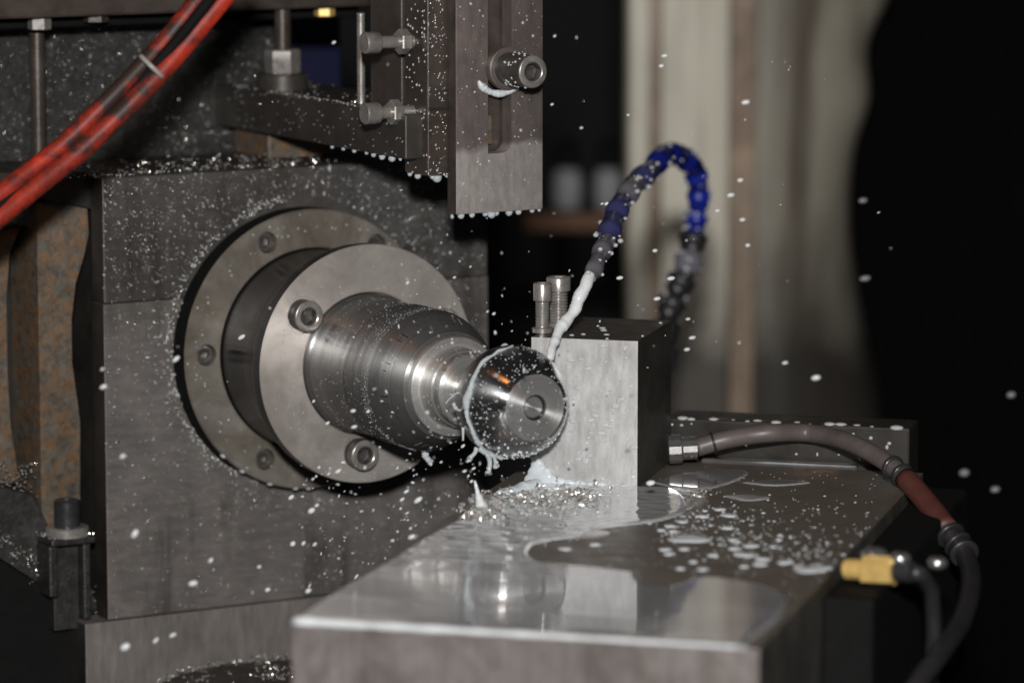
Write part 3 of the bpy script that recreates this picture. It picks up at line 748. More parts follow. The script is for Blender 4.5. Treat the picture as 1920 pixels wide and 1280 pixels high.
def wobble_tube(name, path, rads, mat, parent=None, k=8, n=14, jit=.12, M=None, sc=1.0):
    P = catmull(path, k); out = []; R = []
    for i, p in enumerate(P):
        u = i / (len(P) - 1) * (len(rads) - 1); j = min(int(u), len(rads) - 2); rr = rads[j] + (rads[j + 1] - rads[j]) * (u - j)
        out.append(p + Vector((random.gauss(0, 1), random.gauss(0, 1), random.gauss(0, 1))) * rr * jit * .6); R.append(rr * (1 + random.gauss(0, jit)))
    bm = bmesh.new(); tube(bm, out, R, n); return fin(bm, name, mat, parent, M, smooth=True)
jet = [ray(x, y, d) * 1000 for x, y, d in ((1106, 514, 1.414), (1097, 538, 1.411), (1085, 560, 1.410), (1078, 580, 1.409), (1062, 601, 1.407), (1049, 618, 1.404), (1042, 636, 1.401), (1035, 652, 1.398), (1031, 674, 1.395))]
o = wobble_tube('coolant_jet', jet, [2.0, 2.3, 2.1, 2.5, 2.1, 2.3, 1.8, 2.2, 2.4, 1.8, 1.6, 1.8, 1.4, 1.6, 1.3], M_milk, jit=.02)
tag(o, 'white jet of coolant pouring from the hose tip onto the ball', 'liquid jet')

# ================================================================== RIGHT: fittings and hoses
fr = thing('pressure_hose', 'grey rubber hose arching from a silver fitting over the table to its right', 'hose')
hp = [(1252, 842, 1.448), (1300, 840, 1.448), (1360, 824, 1.448), (1440, 812, 1.445), (1520, 812, 1.45), (1600, 832, 1.43), (1680, 880, 1.41), (1740, 945, 1.39), (1790, 1010, 1.37)]
P = catmull([ray(x, y, d) * 1000 for x, y, d in hp], 8)
fin(tube(bmesh.new(), P[9:], 3.3, 18), 'hose', M_hosegrey, fr, smooth=True)
fin(tube(bmesh.new(), P[50:-2], 3.9, 18), 'worn_sleeve', M_hosered, fr, smooth=True)
fin(tube(bmesh.new(), [P[0] + (P[9] - P[0]) * t for t in (0, .04, .45, .5, .52, 1.0)], [4.6, 5.3, 5.3, 4.6, 4.2, 4.2], 12), 'silver_fitting', M_chrome, fr, angle=25)
for q in (13, 47, 49):
    fin(tube(bmesh.new(), [P[q] + (P[q + 1] - P[q]) * t for t in (0, .15, .45, .6)], [3.6, 4.3, 4.3, 3.6], 18), 'crimp_ring', M_oxide, fr, smooth=True)
lh = thing('return_hose', 'dark hose curling down at the lower right from a ribbed elbow', 'hose')
P = catmull([ray(x, y, d) * 1000 for x, y, d in ((1780, 1000, 1.37), (1812, 1045, 1.36), (1820, 1100, 1.33), (1802, 1165, 1.30), (1762, 1225, 1.27), (1715, 1290, 1.25), (1670, 1380, 1.24))], 8)
fin(tube(bmesh.new(), P, 3.4, 18), 'hose', M_hosegrey if False else M_dkseg, lh, smooth=True)
for q in (0, 3, 6):
    fin(tube(bmesh.new(), [P[q] + (P[q + 1] - P[q]) * t for t in (0, .1, .9, 1)], [4.4, 5.2, 5.2, 4.4], 20), 'elbow_ring', M_dkseg, lh, smooth=True)
bf = thing('brass_fitting', 'small bright brass hex fitting on the right side of the table', 'fitting')
P0 = ray(1585, 1066, 1.27) * 1000; P1 = ray(1682, 1070, 1.26) * 1000; d_ = P1 - P0
def seg(u0, u1, r, name, mat, n=6):
    fin(tube(bmesh.new(), [P0 + d_ * t for t in (u0, u0 + .03, u1 - .03, u1)], [r * .86, r, r, r * .86], n), name, mat, bf, angle=25)
seg(0, .38, 3.3, 'brass_tail', M_brass, 24); seg(.36, .96, 4.9, 'hex_body', M_brass, 6); seg(.98, 1.3, 3.6, 'collar', M_oxide, 20)
fin(tube(bmesh.new(), [P0 + d_ * 1.28, P0 + d_ * 1.5 + Vector((0, 6, -2)), P0 + d_ * 1.75 + Vector((0, 14, -8)), P0 + d_ * 1.85 + Vector((0, 20, -22)), P0 + d_ * 1.8 + Vector((0, 24, -60))], 2.6, 14), 'black_line', M_dkseg, bf, smooth=True)
fin(bbox(bmesh.new(), P0.x + 1, P0.x + 9, P0.y + 3, P0.y + 12, P0.z - 14, P0.z - 1.5, .6), 'bracket_foot', M_oxide, bf)
o = fin(rings(bmesh.new(), [(3.0, -2.2), (4.3, -1), (4.6, .4), (3.6, 1.8), (1.6, 2.6)], 28), 'dome_nut', M_chrome, M=Matrix.Translation(ray(1640, 1040, 1.275)), smooth=True)
tag(o, 'polished silver dome nut just above the brass fitting', 'nut')
for x, y, w in ((1688, 1045, 3.4), (1758, 1054, 3.2), (1607, 1190, 3.6)):
    o = fin(rings(bmesh.new(), [(w * .7, -1.8), (w, -.8), (w, .6), (w * .7, 1.6), (w * .3, 1.9)], 24), 'round_knob', M_chrome, cb, smooth=True)
    o.matrix_local = MT.inverted() @ Matrix.Translation(ray(x, y, 1.26))

# ================================================================== PUDDLES (height field from the outline)
def sdf(poly, X, Y):
    P = np.array(poly); n = len(P); d2 = np.full(X.shape, 1e9); ins = np.zeros(X.shape, bool)
    for i in range(n):
        a, b = P[i], P[(i + 1) % n]; e = b - a; wx, wy = X - a[0], Y - a[1]
        t = np.clip((wx * e[0] + wy * e[1]) / max(1e-9, e @ e), 0, 1)
        d2 = np.minimum(d2, (wx - e[0] * t) ** 2 + (wy - e[1] * t) ** 2)
        c = ((a[1] > Y) != (b[1] > Y)) & (X < (b[0] - a[0]) * (Y - a[1]) / (b[1] - a[1] + 1e-12) + a[0])
        ins ^= c
    return np.where(ins, 1, -1) * np.sqrt(d2)
def puddle(outline, H, wmen, name, parent, ripple=None, step=.6, edgeclip=True):
    poly = [tl(x, y)[:2] for x, y in outline]
    # rounded outline
    poly = [p[:2] for p in catmull([(a, b, 0) for a, b in poly + poly[:1]], 4)][:-1]
    poly = [(max(.35, p[0]) if edgeclip else p[0], max(.35, p[1])) for p in poly]
    P = np.array(poly); x0, y0 = P.min(0) - 1; x1, y1 = P.max(0) + 1
    xs = np.arange(x0, x1, step); ys = np.arange(y0, y1, step); X, Y = np.meshgrid(xs, ys)
    wob = .35 * np.sin(X * 1.3 + 2 * np.sin(Y * .31)) * np.sin(Y * .83 + X * .2)
    D = sdf(poly, X, Y) + wob * .5
    t = np.clip(D / wmen, -1, 1)
    Hh = np.where(D > 0, H * np.sqrt(np.clip(1 - (1 - t) ** 2, 0, 1)), D * .6)
    if ripple is not None: Hh = Hh + np.where(D > 1, ripple(X, Y) * np.clip((D - 1) / 3, 0, 1), 0)
    keep = D > -.9
    idx = -np.ones(X.shape, int); idx[keep] = np.arange(keep.sum())
    V = np.stack([X[keep], Y[keep], Hh[keep]], 1)
    q = keep[:-1, :-1] & keep[1:, :-1] & keep[:-1, 1:] & keep[1:, 1:]
    a = idx[:-1, :-1][q]; b = idx[:-1, 1:][q]; c = idx[1:, 1:][q]; d = idx[1:, :-1][q]
    o = mesh_np(name, V, np.stack([a, b, c, d], 1), M_pud, parent, None if parent else MT)
    mk = np.clip(1 - D / 1.6, 0, 1)[keep] * .25 + (np.clip(1 - Y / 9.0, 0, 1) ** 1.3)[keep] * .6 * np.clip(1.2 - X[keep] / 150, .3, 1) + np.clip((78 - X[keep] + Y[keep] * .12) / 45, 0, .9) * (1 if parent is None and len(outline) > 20 else 0)
    at = o.data.attributes.new('milk', 'FLOAT', 'POINT'); at.data.foreach_set('value', np.clip(mk, 0, 1).astype(np.float32))
    return o
def rip(X, Y):
    cx, cy = tl(930, 1000)[:2]
    r = np.hypot(X - cx, (Y - cy)); f = np.exp(-(r / 48) ** 2)
    u = X * .92 + Y * .1; v = Y
    return f * (.16 * np.sin(v * .95 + 2 * np.sin(u * .13) + .6 * np.sin(v * .31)) + .14 * np.sin(r * .7 + np.sin(u * .5)) + .10 * np.sin(u * .55 + v * .8) * np.sin(v * .23)) \
        + .05 * np.exp(-((Y - 22) / 12) ** 2) * np.sin(Y * .55 + .5 * np.sin(X * .06)) * np.clip(1 - X / 200, 0, 1)
main = [(540, 1170), (600, 1130), (700, 1068), (800, 1006), (862, 968), (895, 940), (960, 915), (1060, 905), (1195, 913), (1262, 916), (1288, 938), (1284, 960), (1240, 976), (1180, 984), (1120, 992), (1090, 1006),
        (1040, 1012), (1002, 1020), (988, 1036), (1008, 1054), (1050, 1058), (1100, 1063), (1160, 1070), (1196, 1076), (1204, 1090), (1236, 1099), (1272, 1096), (1298, 1085), (1340, 1083), (1380, 1088), (1430, 1098), (1464, 1112), (1474, 1130),
        (1458, 1158), (1434, 1180), (1408, 1200), (1380, 1222), (1200, 1212), (1000, 1200), (800, 1190), (650, 1180)]
o = puddle(main, .75, 2.4, 'coolant_puddle', None, rip)
tag(o, 'wide glossy puddle of coolant covering the front left of the table', 'puddle')
for outl, lab in (([(1222, 905), (1270, 888), (1340, 880), (1400, 884), (1385, 900), (1330, 916), (1270, 914)], 'thin puddle at the foot of the block on the back of the table'),
                  ([(1355, 930), (1400, 927), (1445, 933), (1400, 939)], 'narrow streak of coolant on the middle of the table'),
                  ([(1078, 1000), (1100, 993), (1135, 996), (1146, 1001), (1120, 1007), (1090, 1006)], 'small oval puddle just off the tip of the big puddle'),
                  ([(1390, 905), (1460, 900), (1520, 905), (1450, 911)], 'faint long smear of coolant at the back of the table')):
    o = puddle(outl, .45, 1.6, 'coolant_puddle', None, None, .5); tag(o, lab, 'puddle')
# bead of milky coolant along the front lip
bm = bmesh.new(); n = 70
pth = [Vector((1.0 + (TW - 8) * k / n, .55, .15)) for k in range(n + 1)]
rad = [max(.35, (1.35 - .9 * (k / n)) * (1 + .12 * math.sin(k * .9) + .1 * math.sin(k * .37))) for k in range(n + 1)]
tube(bm, pth, rad, 10)
tag(fin(bm, 'coolant_bead', M_milk, M=MT, smooth=True), 'white bead of coolant clinging along the front edge of the table', 'liquid')

# big drops on the table, each its own thing
big = [(1293, 1010, 6.6), (1397, 1040, 3.4), (1425, 1057, 2.8), (1520, 1067, 5.2), (1546, 1064, 2.8), (1367, 966, 3.0), (1350, 955, 2.0), (1318, 968, 2.2), (1256, 986, 2.2), (1280, 978, 2.0), (1247, 1030, 2.0), (1255, 1038, 2.0), (1283, 1029, 2.0),
       (1377, 1028, 2.2), (1408, 1023, 2.6), (1430, 1048, 2.4), (1472, 1054, 2.6), (1500, 1062, 2.2), (1364, 990, 2.0), (1116, 1021, 1.8), (1060, 1029, 2.2), (1318, 1067, 2.0), (1300, 1053, 1.6), (1276, 1066, 1.4), (1336, 1041, 1.6), (1375, 1012, 1.8), (1240, 994, 1.7), (1262, 996, 1.7), (1395, 1062, 1.5)]
for i, (x, y, r) in enumerate(big):
    X, Y, _ = tl(x, y); bm = bmesh.new()
    s_ = random.random() * 6
    rings(bm, [(r * 1.02, -.15), (r, .1), (r * .86, .28 + .02 * r), (r * .55, .42 + .035 * r), (r * .2, .48 + .04 * r)], 28, wob=lambda a, h: 1 + .10 * math.sin(2 * a + s_) + .06 * math.sin(3 * a + 2 * s_))
    o = fin(bm, 'table_drop', M_foam, M=MT @ Matrix.Translation((X * .001, Y * .001, 0)), smooth=True)
    near = min(((1195, 935, 'in front of the block corner'), (1255, 1035, 'left of the largest drop'), (1340, 960, 'right of the big puddle tip'), (1360, 1030, 'right of the largest drop'), (1420, 1055, 'in the middle of the drop trail'),
                (1480, 1060, 'left of the long edge drop'), (1540, 1110, 'near the right edge of the table'), (1300, 1066, 'just above the front puddle'), (1090, 1025, 'inside the dry notch of the puddle')), key=lambda q: math.hypot(q[0] - x, (q[1] - y) * 2))[2]
    szw = 'tiny' if r < 1.75 else ('small' if r < 2.3 else 'medium sized')
    lab = {0: 'largest flat oval drop of milky coolant on the dry part of the table', 3: 'long milky drop near the right edge of the table by the brass fitting'}.get(i, szw + ' milky drop on the table ' + near)
    tag(o, lab, 'droplet', 'drops lying on the table')
it = []
for _ in range(520):
    u = random.random(); x = 1225 + 350 * u + random.gauss(0, 30); y = 955 + 105 * u + random.gauss(0, 24)
    if random.random() < .35: x, y = random.uniform(1230, 1640), random.uniform(925, 1040)
    X, Y, _ = tl(x, y)
    if not (1 < X < TW - 1 and 1 < Y < 290): continue
    r = min(1.4, random.lognormvariate(-1.1, .5)); it.append((X, Y, .02, r, r * random.uniform(.8, 1.3), .12 + r * .22, 0, 'z'))
for _ in range(260):
    it.append((random.uniform(60, TW - 1), random.uniform(5, 290), .02, .25, .25, .12, 0, 'z'))
stuff(blobs('table_spray', it, M_foam, None, MT), 'fine spray of tiny coolant dots on the table top', 'spray')

# drops on rear rail edge, chips by the block
it = []
for x in list(range(1240, 1690, 31)):
    P = to_frame(MT, hit(x + random.uniform(-9, 9), 795, TO + EB * .304, EB)); r = random.uniform(.6, 2.0)
    it.append((P[0], 304 + random.uniform(0, 3), 14.4, r * 1.3, r, r * .5, 0, 'z'))
for _ in range(22):
    it.append((random.uniform(20, 132), 303.9, random.uniform(1, 13), random.uniform(.3, .8), random.uniform(.3, .9), .3, 0, 'y'))
stuff(blobs('rail_spray', it, M_drop, None, MT, low=False), 'coolant drops along the top edge of the rear rail', 'spray')

def tpts(n, fx, fy, sx, sy, h):
    out = []
    for _ in range(n):
        u = random.random(); x = fx(u) + random.gauss(0, sx); y = fy(u) + random.gauss(0, sy)
        X, Y, _ = tl(x, y); X = max(1, X)
        if BX0 - 1 < X < BX1 + 1 and Y > BY0 - .8: Y = BY0 - 1
        out.append((X, Y, .6 + abs(random.gauss(0, h))))
    return out
pp = tpts(330, lambda u: 905 + 210 * u, lambda u: 952 - 14 * u, 14, 9, 1.8) + tpts(50, lambda u: 870 + 60 * u, lambda u: 968 + 4 * u, 8, 5, 1.2)
stuff(chips('wet_swarf', pp + tpts(28, lambda u: 1285 + 35 * u, lambda u: 935 - 4 * u, 8, 5, 1.0), .9, M_chip, None, MT), 'heap of glittering wet swarf on the table below the ball', 'swarf')
it = [(x, y, z, r, r, r * .8, 0, 'z') for (x, y, z) in tpts(300, lambda u: 880 + 240 * u, lambda u: 955 - 12 * u, 16, 12, 1.2) for r in [random.uniform(.35, 1.1)]]
it += [(x, y, z, r, r, r * .8, 0, 'z') for (x, y, z) in tpts(60, lambda u: 900 + 200 * u, lambda u: 985 + 20 * u, 26, 14, .3) for r in [random.uniform(.3, .7)]]
stuff(blobs('splash_beads', it, M_clear, None, MT, low=False), 'clear beads of splashing coolant around the swarf heap', 'spray')
# foam climbing the foot of the block, fused into one soft mass
bm = bmesh.new()
def lump(x, y, z, rx, ry, rz):
    m = Matrix.Translation((x, y, z)) @ Matrix.Diagonal((rx, ry, rz, 1)); bmesh.ops.create_icosphere(bm, subdivisions=2, radius=1, matrix=m)
for k in range(9):
    u = k / 8; X, Y, _ = tl(944 + 60 * u, 926 - 12 * u); lump(X, min(Y, BY0 - 1), .3, 3.2, 2.4, 1.3 + 1.6 * u + random.uniform(0, .8))
for x, z, r in ((1, 1, 3), (2.2, 4, 2.8), (2.6, 7, 2.2), (1.6, 9.3, 1.5), (5, 2, 3), (8, 1, 2.6), (6, 4.6, 1.6), (11, .8, 2.2), (14, .5, 2.0), (18, .5, 1.9), (22, .3, 1.6), (26, .4, 1.7), (30, .2, 1.3), (34, .2, 1.3), (38, .2, 1)):
    lump(BX0 + x, BY0 - .6, z, r * 1.25, 1.5, r)
o = fin(bm, 'foam', M_foam, None, MT)
md = o.modifiers.new('r', 'REMESH'); md.mode = 'VOXEL'; md.voxel_size = .00045; md.use_smooth_shade = True
m2 = o.modifiers.new('s', 'SMOOTH'); m2.iterations = 8; m2.factor = .6
bpy.context.view_layer.update(); me = bpy.data.meshes.new_from_object(o.evaluated_get(bpy.context.evaluated_depsgraph_get())); o.modifiers.clear(); o.data = me
stuff(o, 'bluish white foam of coolant around the foot of the block', 'foam')
# coolant drops clinging to the jointed hose, milky run under the clamp screw
it = []
for i, p in enumerate(W3[:-3]):
    for _ in range(7):
        a = random.uniform(0, 6.28); r = random.uniform(.3, 1.0); q = W3[i] + (W3[i + 1] - W3[i]) * random.random(); rr = 4.9 * HP[i][2] / 1.5 * (1 if i > 1 else .75)
        it.append((q.x + rr * math.cos(a), q.y - abs(rr * math.sin(a)) * .8, q.z + rr * .7 * math.sin(a), r * 1.2, r, r, 0, 'z'))
stuff(blobs('hose_drops', it, M_drop, None, MWD, low=False), 'coolant drops clinging to the jointed hose', 'spray')
run = [Vector(wl(x, y, 100.4)) for x, y in ((897, 152), (905, 164), (918, 172), (935, 176), (952, 172), (966, 163), (972, 156))]
o = wobble_tube('coolant_run', run, [.6, 1.5, 1.1, 1.3, 1.2, 1.9, .9], M_foam, jit=.06, M=MH); tag(o, 'bluish run of coolant caught under the clamp screw of the slotted plate', 'liquid')
# drops on the block face
it = []
for _ in range(46):
    r = random.uniform(.35, 1.1); it.append((random.uniform(BX0 + 12, BX1 - 1), BY0, random.uniform(6, BH - 2), r * 1.5, r * .75, .28, random.uniform(-.3, .3), 'y'))
for _ in range(14):
    r = random.uniform(.4, 1.1); it.append((random.uniform(BX0, BX1), random.uniform(BY0 + 1, BY1), BH, r * 1.3, r, .5, 0, 'z'))
stuff(blobs('block_drops', it, M_bead2, None, MT, low=False), 'small coolant drops on the face and top of the steel block', 'spray')

# ---- splash rising from the puddle and crown thrown off the ball
q0 = tl(903, 958)
P_ = [Vector((q0[0], q0[1], 0)), Vector((q0[0] - .4, q0[1], 2.5)), Vector((q0[0] - 1.3, q0[1], 6)), Vector((q0[0] - 2.4, q0[1], 10.5))]
o = wobble_tube('splash_spike', P_, [3.0, 1.9, .9, .35], M_milk, jit=.05, M=MT); tag(o, 'white spike of coolant splashing up from the table edge', 'splash')
# film of coolant flung round the rim of the ball
sheet = thing('coolant_film', 'thin white ribbon of coolant flung round the rim of the ball', 'splash', MS)
def on_ring(deg, r=20.0, z=162.0): return Vector((r * math.cos(math.radians(deg)), r * math.sin(math.radians(deg)), z))
path = [on_ring(a, 19.75 + .25 * math.sin(a * .3), 165.4 - .012 * abs(a - 180) + .6 * math.sin(a * .13)) for a in range(92, 262, 9)]
wobble_tube('rim_ribbon', path, [.4, .55, .5, .7, .6, .9, 1.5, 1.1, .6, .7, .9, .7, 1.1, .8], M_sheet, sheet, 6, 12, .10)
def strand(px_pts, z, rads, name='strand'):
    pts_ = [Vector(wl(x, y, z)) for x, y in px_pts]; wobble_tube(name, pts_, rads, M_sheet, sheet, 8, 10, .07)
strand([(873, 765), (862, 768), (854, 764), (850, 755)], 160, [.6, .4, .6, .8])
strand([(872, 762), (879, 764), (887, 762)], 164, [.6, .5, .3])
strand([(868, 735), (854, 737), (840, 750), (836, 756)], 158, [.35, .25, .2, .15])
strand([(868, 800), (868, 825)], 160, [.6, .3])
strand([(893, 838), (890, 848), (882, 856), (880, 860)], 164, [.8, .7, .8, 1.2])
strand([(898, 840), (914, 852), (918, 868), (916, 882), (915, 887)], 166, [1.0, .9, .8, .7, 1.3])
strand([(918, 852), (926, 856), (929, 868), (930, 874)], 168, [.7, .6, .7, 1.3])
strand([(955, 655), (948, 646), (940, 650), (924, 660)], 158, [.8, .7, .5, .4])
strand([(800, 852), (794, 850), (803, 860), (808, 866)], 150, [1.0, .9, 1.1, 1.2], 'flung_lump')
# ball drops, collet drops
def on_ball(ax, az, r=RB):  # angle about axis, polar from +z
    return Vector((r * math.sin(az) * math.cos(ax), r * math.sin(az) * math.sin(ax), zc + r * math.cos(az)))
V = []; F = []; k = 0
def orient_blob(c, n, r, h):
    global k
    n = n.normalized(); u = n.orthogonal().normalized(); v = n.cross(u)
    B = np.stack([np.array(u) * r, np.array(v) * r, np.array(n) * h]); V.append(ICL_V @ B + np.array(c)); F.append(ICL_F + k); k += len(ICL_V)
for _ in range(330):
    ax = random.uniform(0, 2 * math.pi); az = random.uniform(.68, 1.45); c = on_ball(ax, az); orient_blob(c, c - Vector((0, 0, zc)), random.uniform(.1, .32), .18)
for _ in range(60):
    rr = 12 * math.sqrt(random.random()); a = random.uniform(0, 6.28)
    if rr > 4.4: orient_blob(Vector((rr * math.cos(a), rr * math.sin(a), 178)), Z, random.uniform(.1, .26), .12)
for _ in range(70):
    a = random.gauss(math.radians(-82), .5); c = on_ball(a, random.uniform(.9, 1.5)); orient_blob(c, c - Vector((0, 0, zc)), random.uniform(.3, .7), .5)
stuff(mesh_np('ball_spray', np.concatenate(V), np.concatenate(F), M_milk, None, MS), 'tiny coolant beads on the ball surface', 'spray')
V = []; F = []; k = 0
for _ in range(900):
    a = random.uniform(math.radians(60), math.radians(300)); z = random.uniform(57, 118)
    r = 25.3 if z < 84 else (25.8 if z < 101 else 25.4 - (z - 103) * .42)
    if z > 84 or random.random() < .6: orient_blob(Vector((r * math.cos(a), r * math.sin(a), z)), Vector((math.cos(a), math.sin(a), .3 if z > 102 else 0)), min(.5, random.lognormvariate(-1.75, .4)), .13)
for _ in range(1500):
    a = random.uniform(math.radians(50), math.radians(310)); z = random.gauss(103, 3.2); z = min(116, max(95, z)); r = 25.8 if z < 101 else 25.4 - (z - 103) * .44
    orient_blob(Vector((r * math.cos(a), r * math.sin(a), z)), Vector((math.cos(a), math.sin(a), .3)), random.uniform(.06, .17), .14)
for _ in range(160):
    a = random.uniform(0, 6.28); rr, z = random.choice(((random.uniform(15.5, 17.5), 122), (14.1, random.uniform(123, 128)), (13.2, random.uniform(129, 133))))
    orient_blob(Vector((rr * math.cos(a), rr * math.sin(a), z)), Vector((math.cos(a), math.sin(a), 0)), random.uniform(.1, .3), .15)
for _ in range(170):
    a = random.uniform(0, 6.28); rr = random.uniform(27.5, 43.5); orient_blob(Vector((rr * math.cos(a), rr * math.sin(a), 55.2)), Z, random.uniform(.12, .4), .15)
for _ in range(120):
    a = random.uniform(0, 6.28); rr = random.uniform(45, 52.6); orient_blob(Vector((rr * math.cos(a), rr * math.sin(a), 10.4)), Z, random.uniform(.15, .6), .2)
for a in (225, 236, 250, 262, 268):
    a = math.radians(a); orient_blob(Vector((53.5 * math.cos(a), 53.5 * math.sin(a), 9)), Vector((math.cos(a), math.sin(a), 0)), 1.5, 1.0)
stuff(mesh_np('spindle_spray', np.concatenate(V), np.concatenate(F), M_drop, None, MS), 'fine coolant dots on the spindle and flange', 'spray')

# ---- spray on the housing
def streak(x, y):
    """direction in which the spray ran, away from the spindle"""
    a = math.atan2(y + 5, x); return a + random.gauss(0, .12)
it = []; gl = []
for _ in range(11000):
    x, y = random.uniform(-82, 82), random.uniform(-99, 67); rr = math.hypot(x, y)
    if rr < 55.6: continue
    dens = .30 + .7 * math.exp(-((rr - 55) / 9) ** 2) * (1 if (x < 10) else .4) + (.55 if y > 25 else 0) + (.2 if x > 0 and y < -60 else 0)
    if random.random() > dens: continue
    r = min(.8, random.lognormvariate(-1.95, .5)); e = random.uniform(1.3, 2.6) if y > -40 else random.uniform(1, 1.7)
    (gl if random.random() < .32 else it).append((x, y, 0, r * e, r, .08 + r * .5, streak(x, y), 'z'))
for _ in range(380):
    a = random.uniform(math.radians(95), math.radians(250)); rr = random.gauss(55.6, 1.0)
    r = random.uniform(.2, .6); (gl if random.random() < .5 else it).append((rr * math.cos(a), rr * math.sin(a), .6, r, r, r * .8, 0, 'z'))
stuff(blobs('housing_spray', it, M_drop, None, MH), 'pale coolant specks spattered over the housing plate', 'spray')
stuff(blobs('housing_glints', gl, M_glint, None, MH), 'bright steel fines sticking to the wet housing plate', 'swarf')
it = []; gl = []
for _ in range(1700):
    x, y = random.uniform(-134, xr), random.uniform(68, 130); r = min(.6, random.lognormvariate(-1.85, .45))
    (gl if random.random() < .5 else it).append((x, y, -69, r * random.uniform(1.2, 3), r, .15 + r * .3, math.radians(58) + random.gauss(0, .15), 'z'))
stuff(blobs('casting_spray', it, M_bead, None, MH), 'dull coolant runs on the dark rear casting', 'spray')
cg = [(random.uniform(-134, xr), random.uniform(68, 130), -68.6) for _ in range(2600)]
stuff(chips('casting_fines', cg, .36, M_glint, None, MH), 'scattered shiny metal fines on the rear casting', 'swarf')
cg = []
for _ in range(3600):
    x, y = random.uniform(-82, 82), random.uniform(-60, 67)
    if math.hypot(x, y) > 56 and (y > 0 or random.random() < .4): cg.append((x, y, .25))
stuff(chips('plate_fines', cg, .26, M_glint, None, MH), 'scattered shiny metal fines on the housing plate', 'swarf')
stuff(blobs('casting_glints', gl, M_glint, None, MH), 'glittering specks on the dark rear casting', 'swarf')
# beads on the plate, bracket and arm
it = []; gl = []
for _ in range(260):
    x, y = random.uniform(xl + .3, xr2 - .3), random.uniform(yb, 140); r = min(.9, random.lognormvariate(-1.75, .65))
    if sl0 - .6 < x < sl1 + .6 and y > sb - .6: continue
    it.append((x, y, 100, r, r * random.uniform(.9, 1.3), r * .45, math.radians(55), 'z'))
for _ in range(150):
    x, y = random.uniform(x_, x_ + 8), random.uniform(y_, 140); r = random.uniform(.12, .42); (it if random.random() < .6 else gl).append((x, y, 92, r, r * 1.5, r * .5, math.radians(-25), 'z'))
for _ in range(90):
    it.append((x_, random.uniform(y_, 140), random.uniform(75, 91.5), .3, random.uniform(.3, .7), random.uniform(.3, .6), 0, 'x'))
for _ in range(150):
    z = random.uniform(-60, 87); r = random.uniform(.15, .45); (gl if random.random() < .5 else it).append((-1.7 + random.uniform(0, 6), 94.3, z, r, r * 1.4, r * .7, 0, 'y'))
for _ in range(90):
    it.append((-1.7, random.uniform(78, 94), random.uniform(-60, 88), .18, random.uniform(.12, .35), random.uniform(.12, .35), 0, 'x'))
for _ in range(60):
    a = random.uniform(0, 6.28); it.append((hx + 5.9 * math.cos(a), hy + 5.9 * math.sin(a), random.uniform(104, 119), random.uniform(.3, .8), random.uniform(.3, .8), .5, a, 'z'))
stuff(blobs('bracket_spray', it, M_drop, None, MH), 'coolant beads on the slotted plate and bracket', 'spray')
stuff(blobs('bracket_glints', gl, M_glint, None, MH), 'steel fines on the bracket and arm', 'swarf')
# heaps of wet swarf on the ledges
pp = []
for _ in range(420):
    pp.append((random.uniform(-130, 20), 67.6 + abs(random.gauss(0, .7)), -random.betavariate(1, 2) * 62))
for _ in range(220):
    a = random.uniform(math.radians(40), math.radians(215)); rr = random.gauss(51, 1.0) if random.random() < .75 else random.uniform(15, 50)
    pp.append((cx - rr * math.cos(a) * -1 if False else cx + rr * math.cos(a), cy + .4 + abs(random.gauss(0, .8)), cz - rr * math.sin(a) if a < math.pi else cz + 5))
for _ in range(70):
    pp.append((wl(510 + random.gauss(0, 14), 1200, 40)[0], cy + 1 + abs(random.gauss(0, 3)), 40 + random.gauss(0, 5)))
for _ in range(60):
    pp.append((random.uniform(-2, 30), 94.6 + abs(random.gauss(0, .5)), random.uniform(-60, 80)))
for _ in range(170):
    u = random.random(); q = wl(-30 + 220 * u, 990 + 150 * u + random.gauss(0, 14), -13); pp.append((q[0], q[1], -13.4 + random.uniform(0, .8)))
for _ in range(160):
    q = wl(random.uniform(-10, 60), random.uniform(865, 985), -22); pp.append((q[0], q[1], -22 + random.uniform(0, 6)))
for _ in range(70):
    pp.append((sx + random.uniform(-9, 9), sy - 3.4 + abs(random.gauss(0, .6)), random.uniform(-14, 1)))
stuff(chips('ledge_swarf', pp + [(x + random.uniform(-1, 1), y + .3, z + random.uniform(-1, 1)) for x, y, z in pp], .55, M_glint, None, MH), 'wet glittering swarf lying on the ledges of the housing', 'swarf')
it = [(x + random.uniform(-1, 1), y, z + random.uniform(-1, 1), r, r, r * .8, 0, 'z') for x, y, z in pp for r in [random.uniform(.15, .42)]]
stuff(blobs('ledge_beads', it, M_bead, None, MH), 'coolant beads among the swarf on the ledges', 'spray')

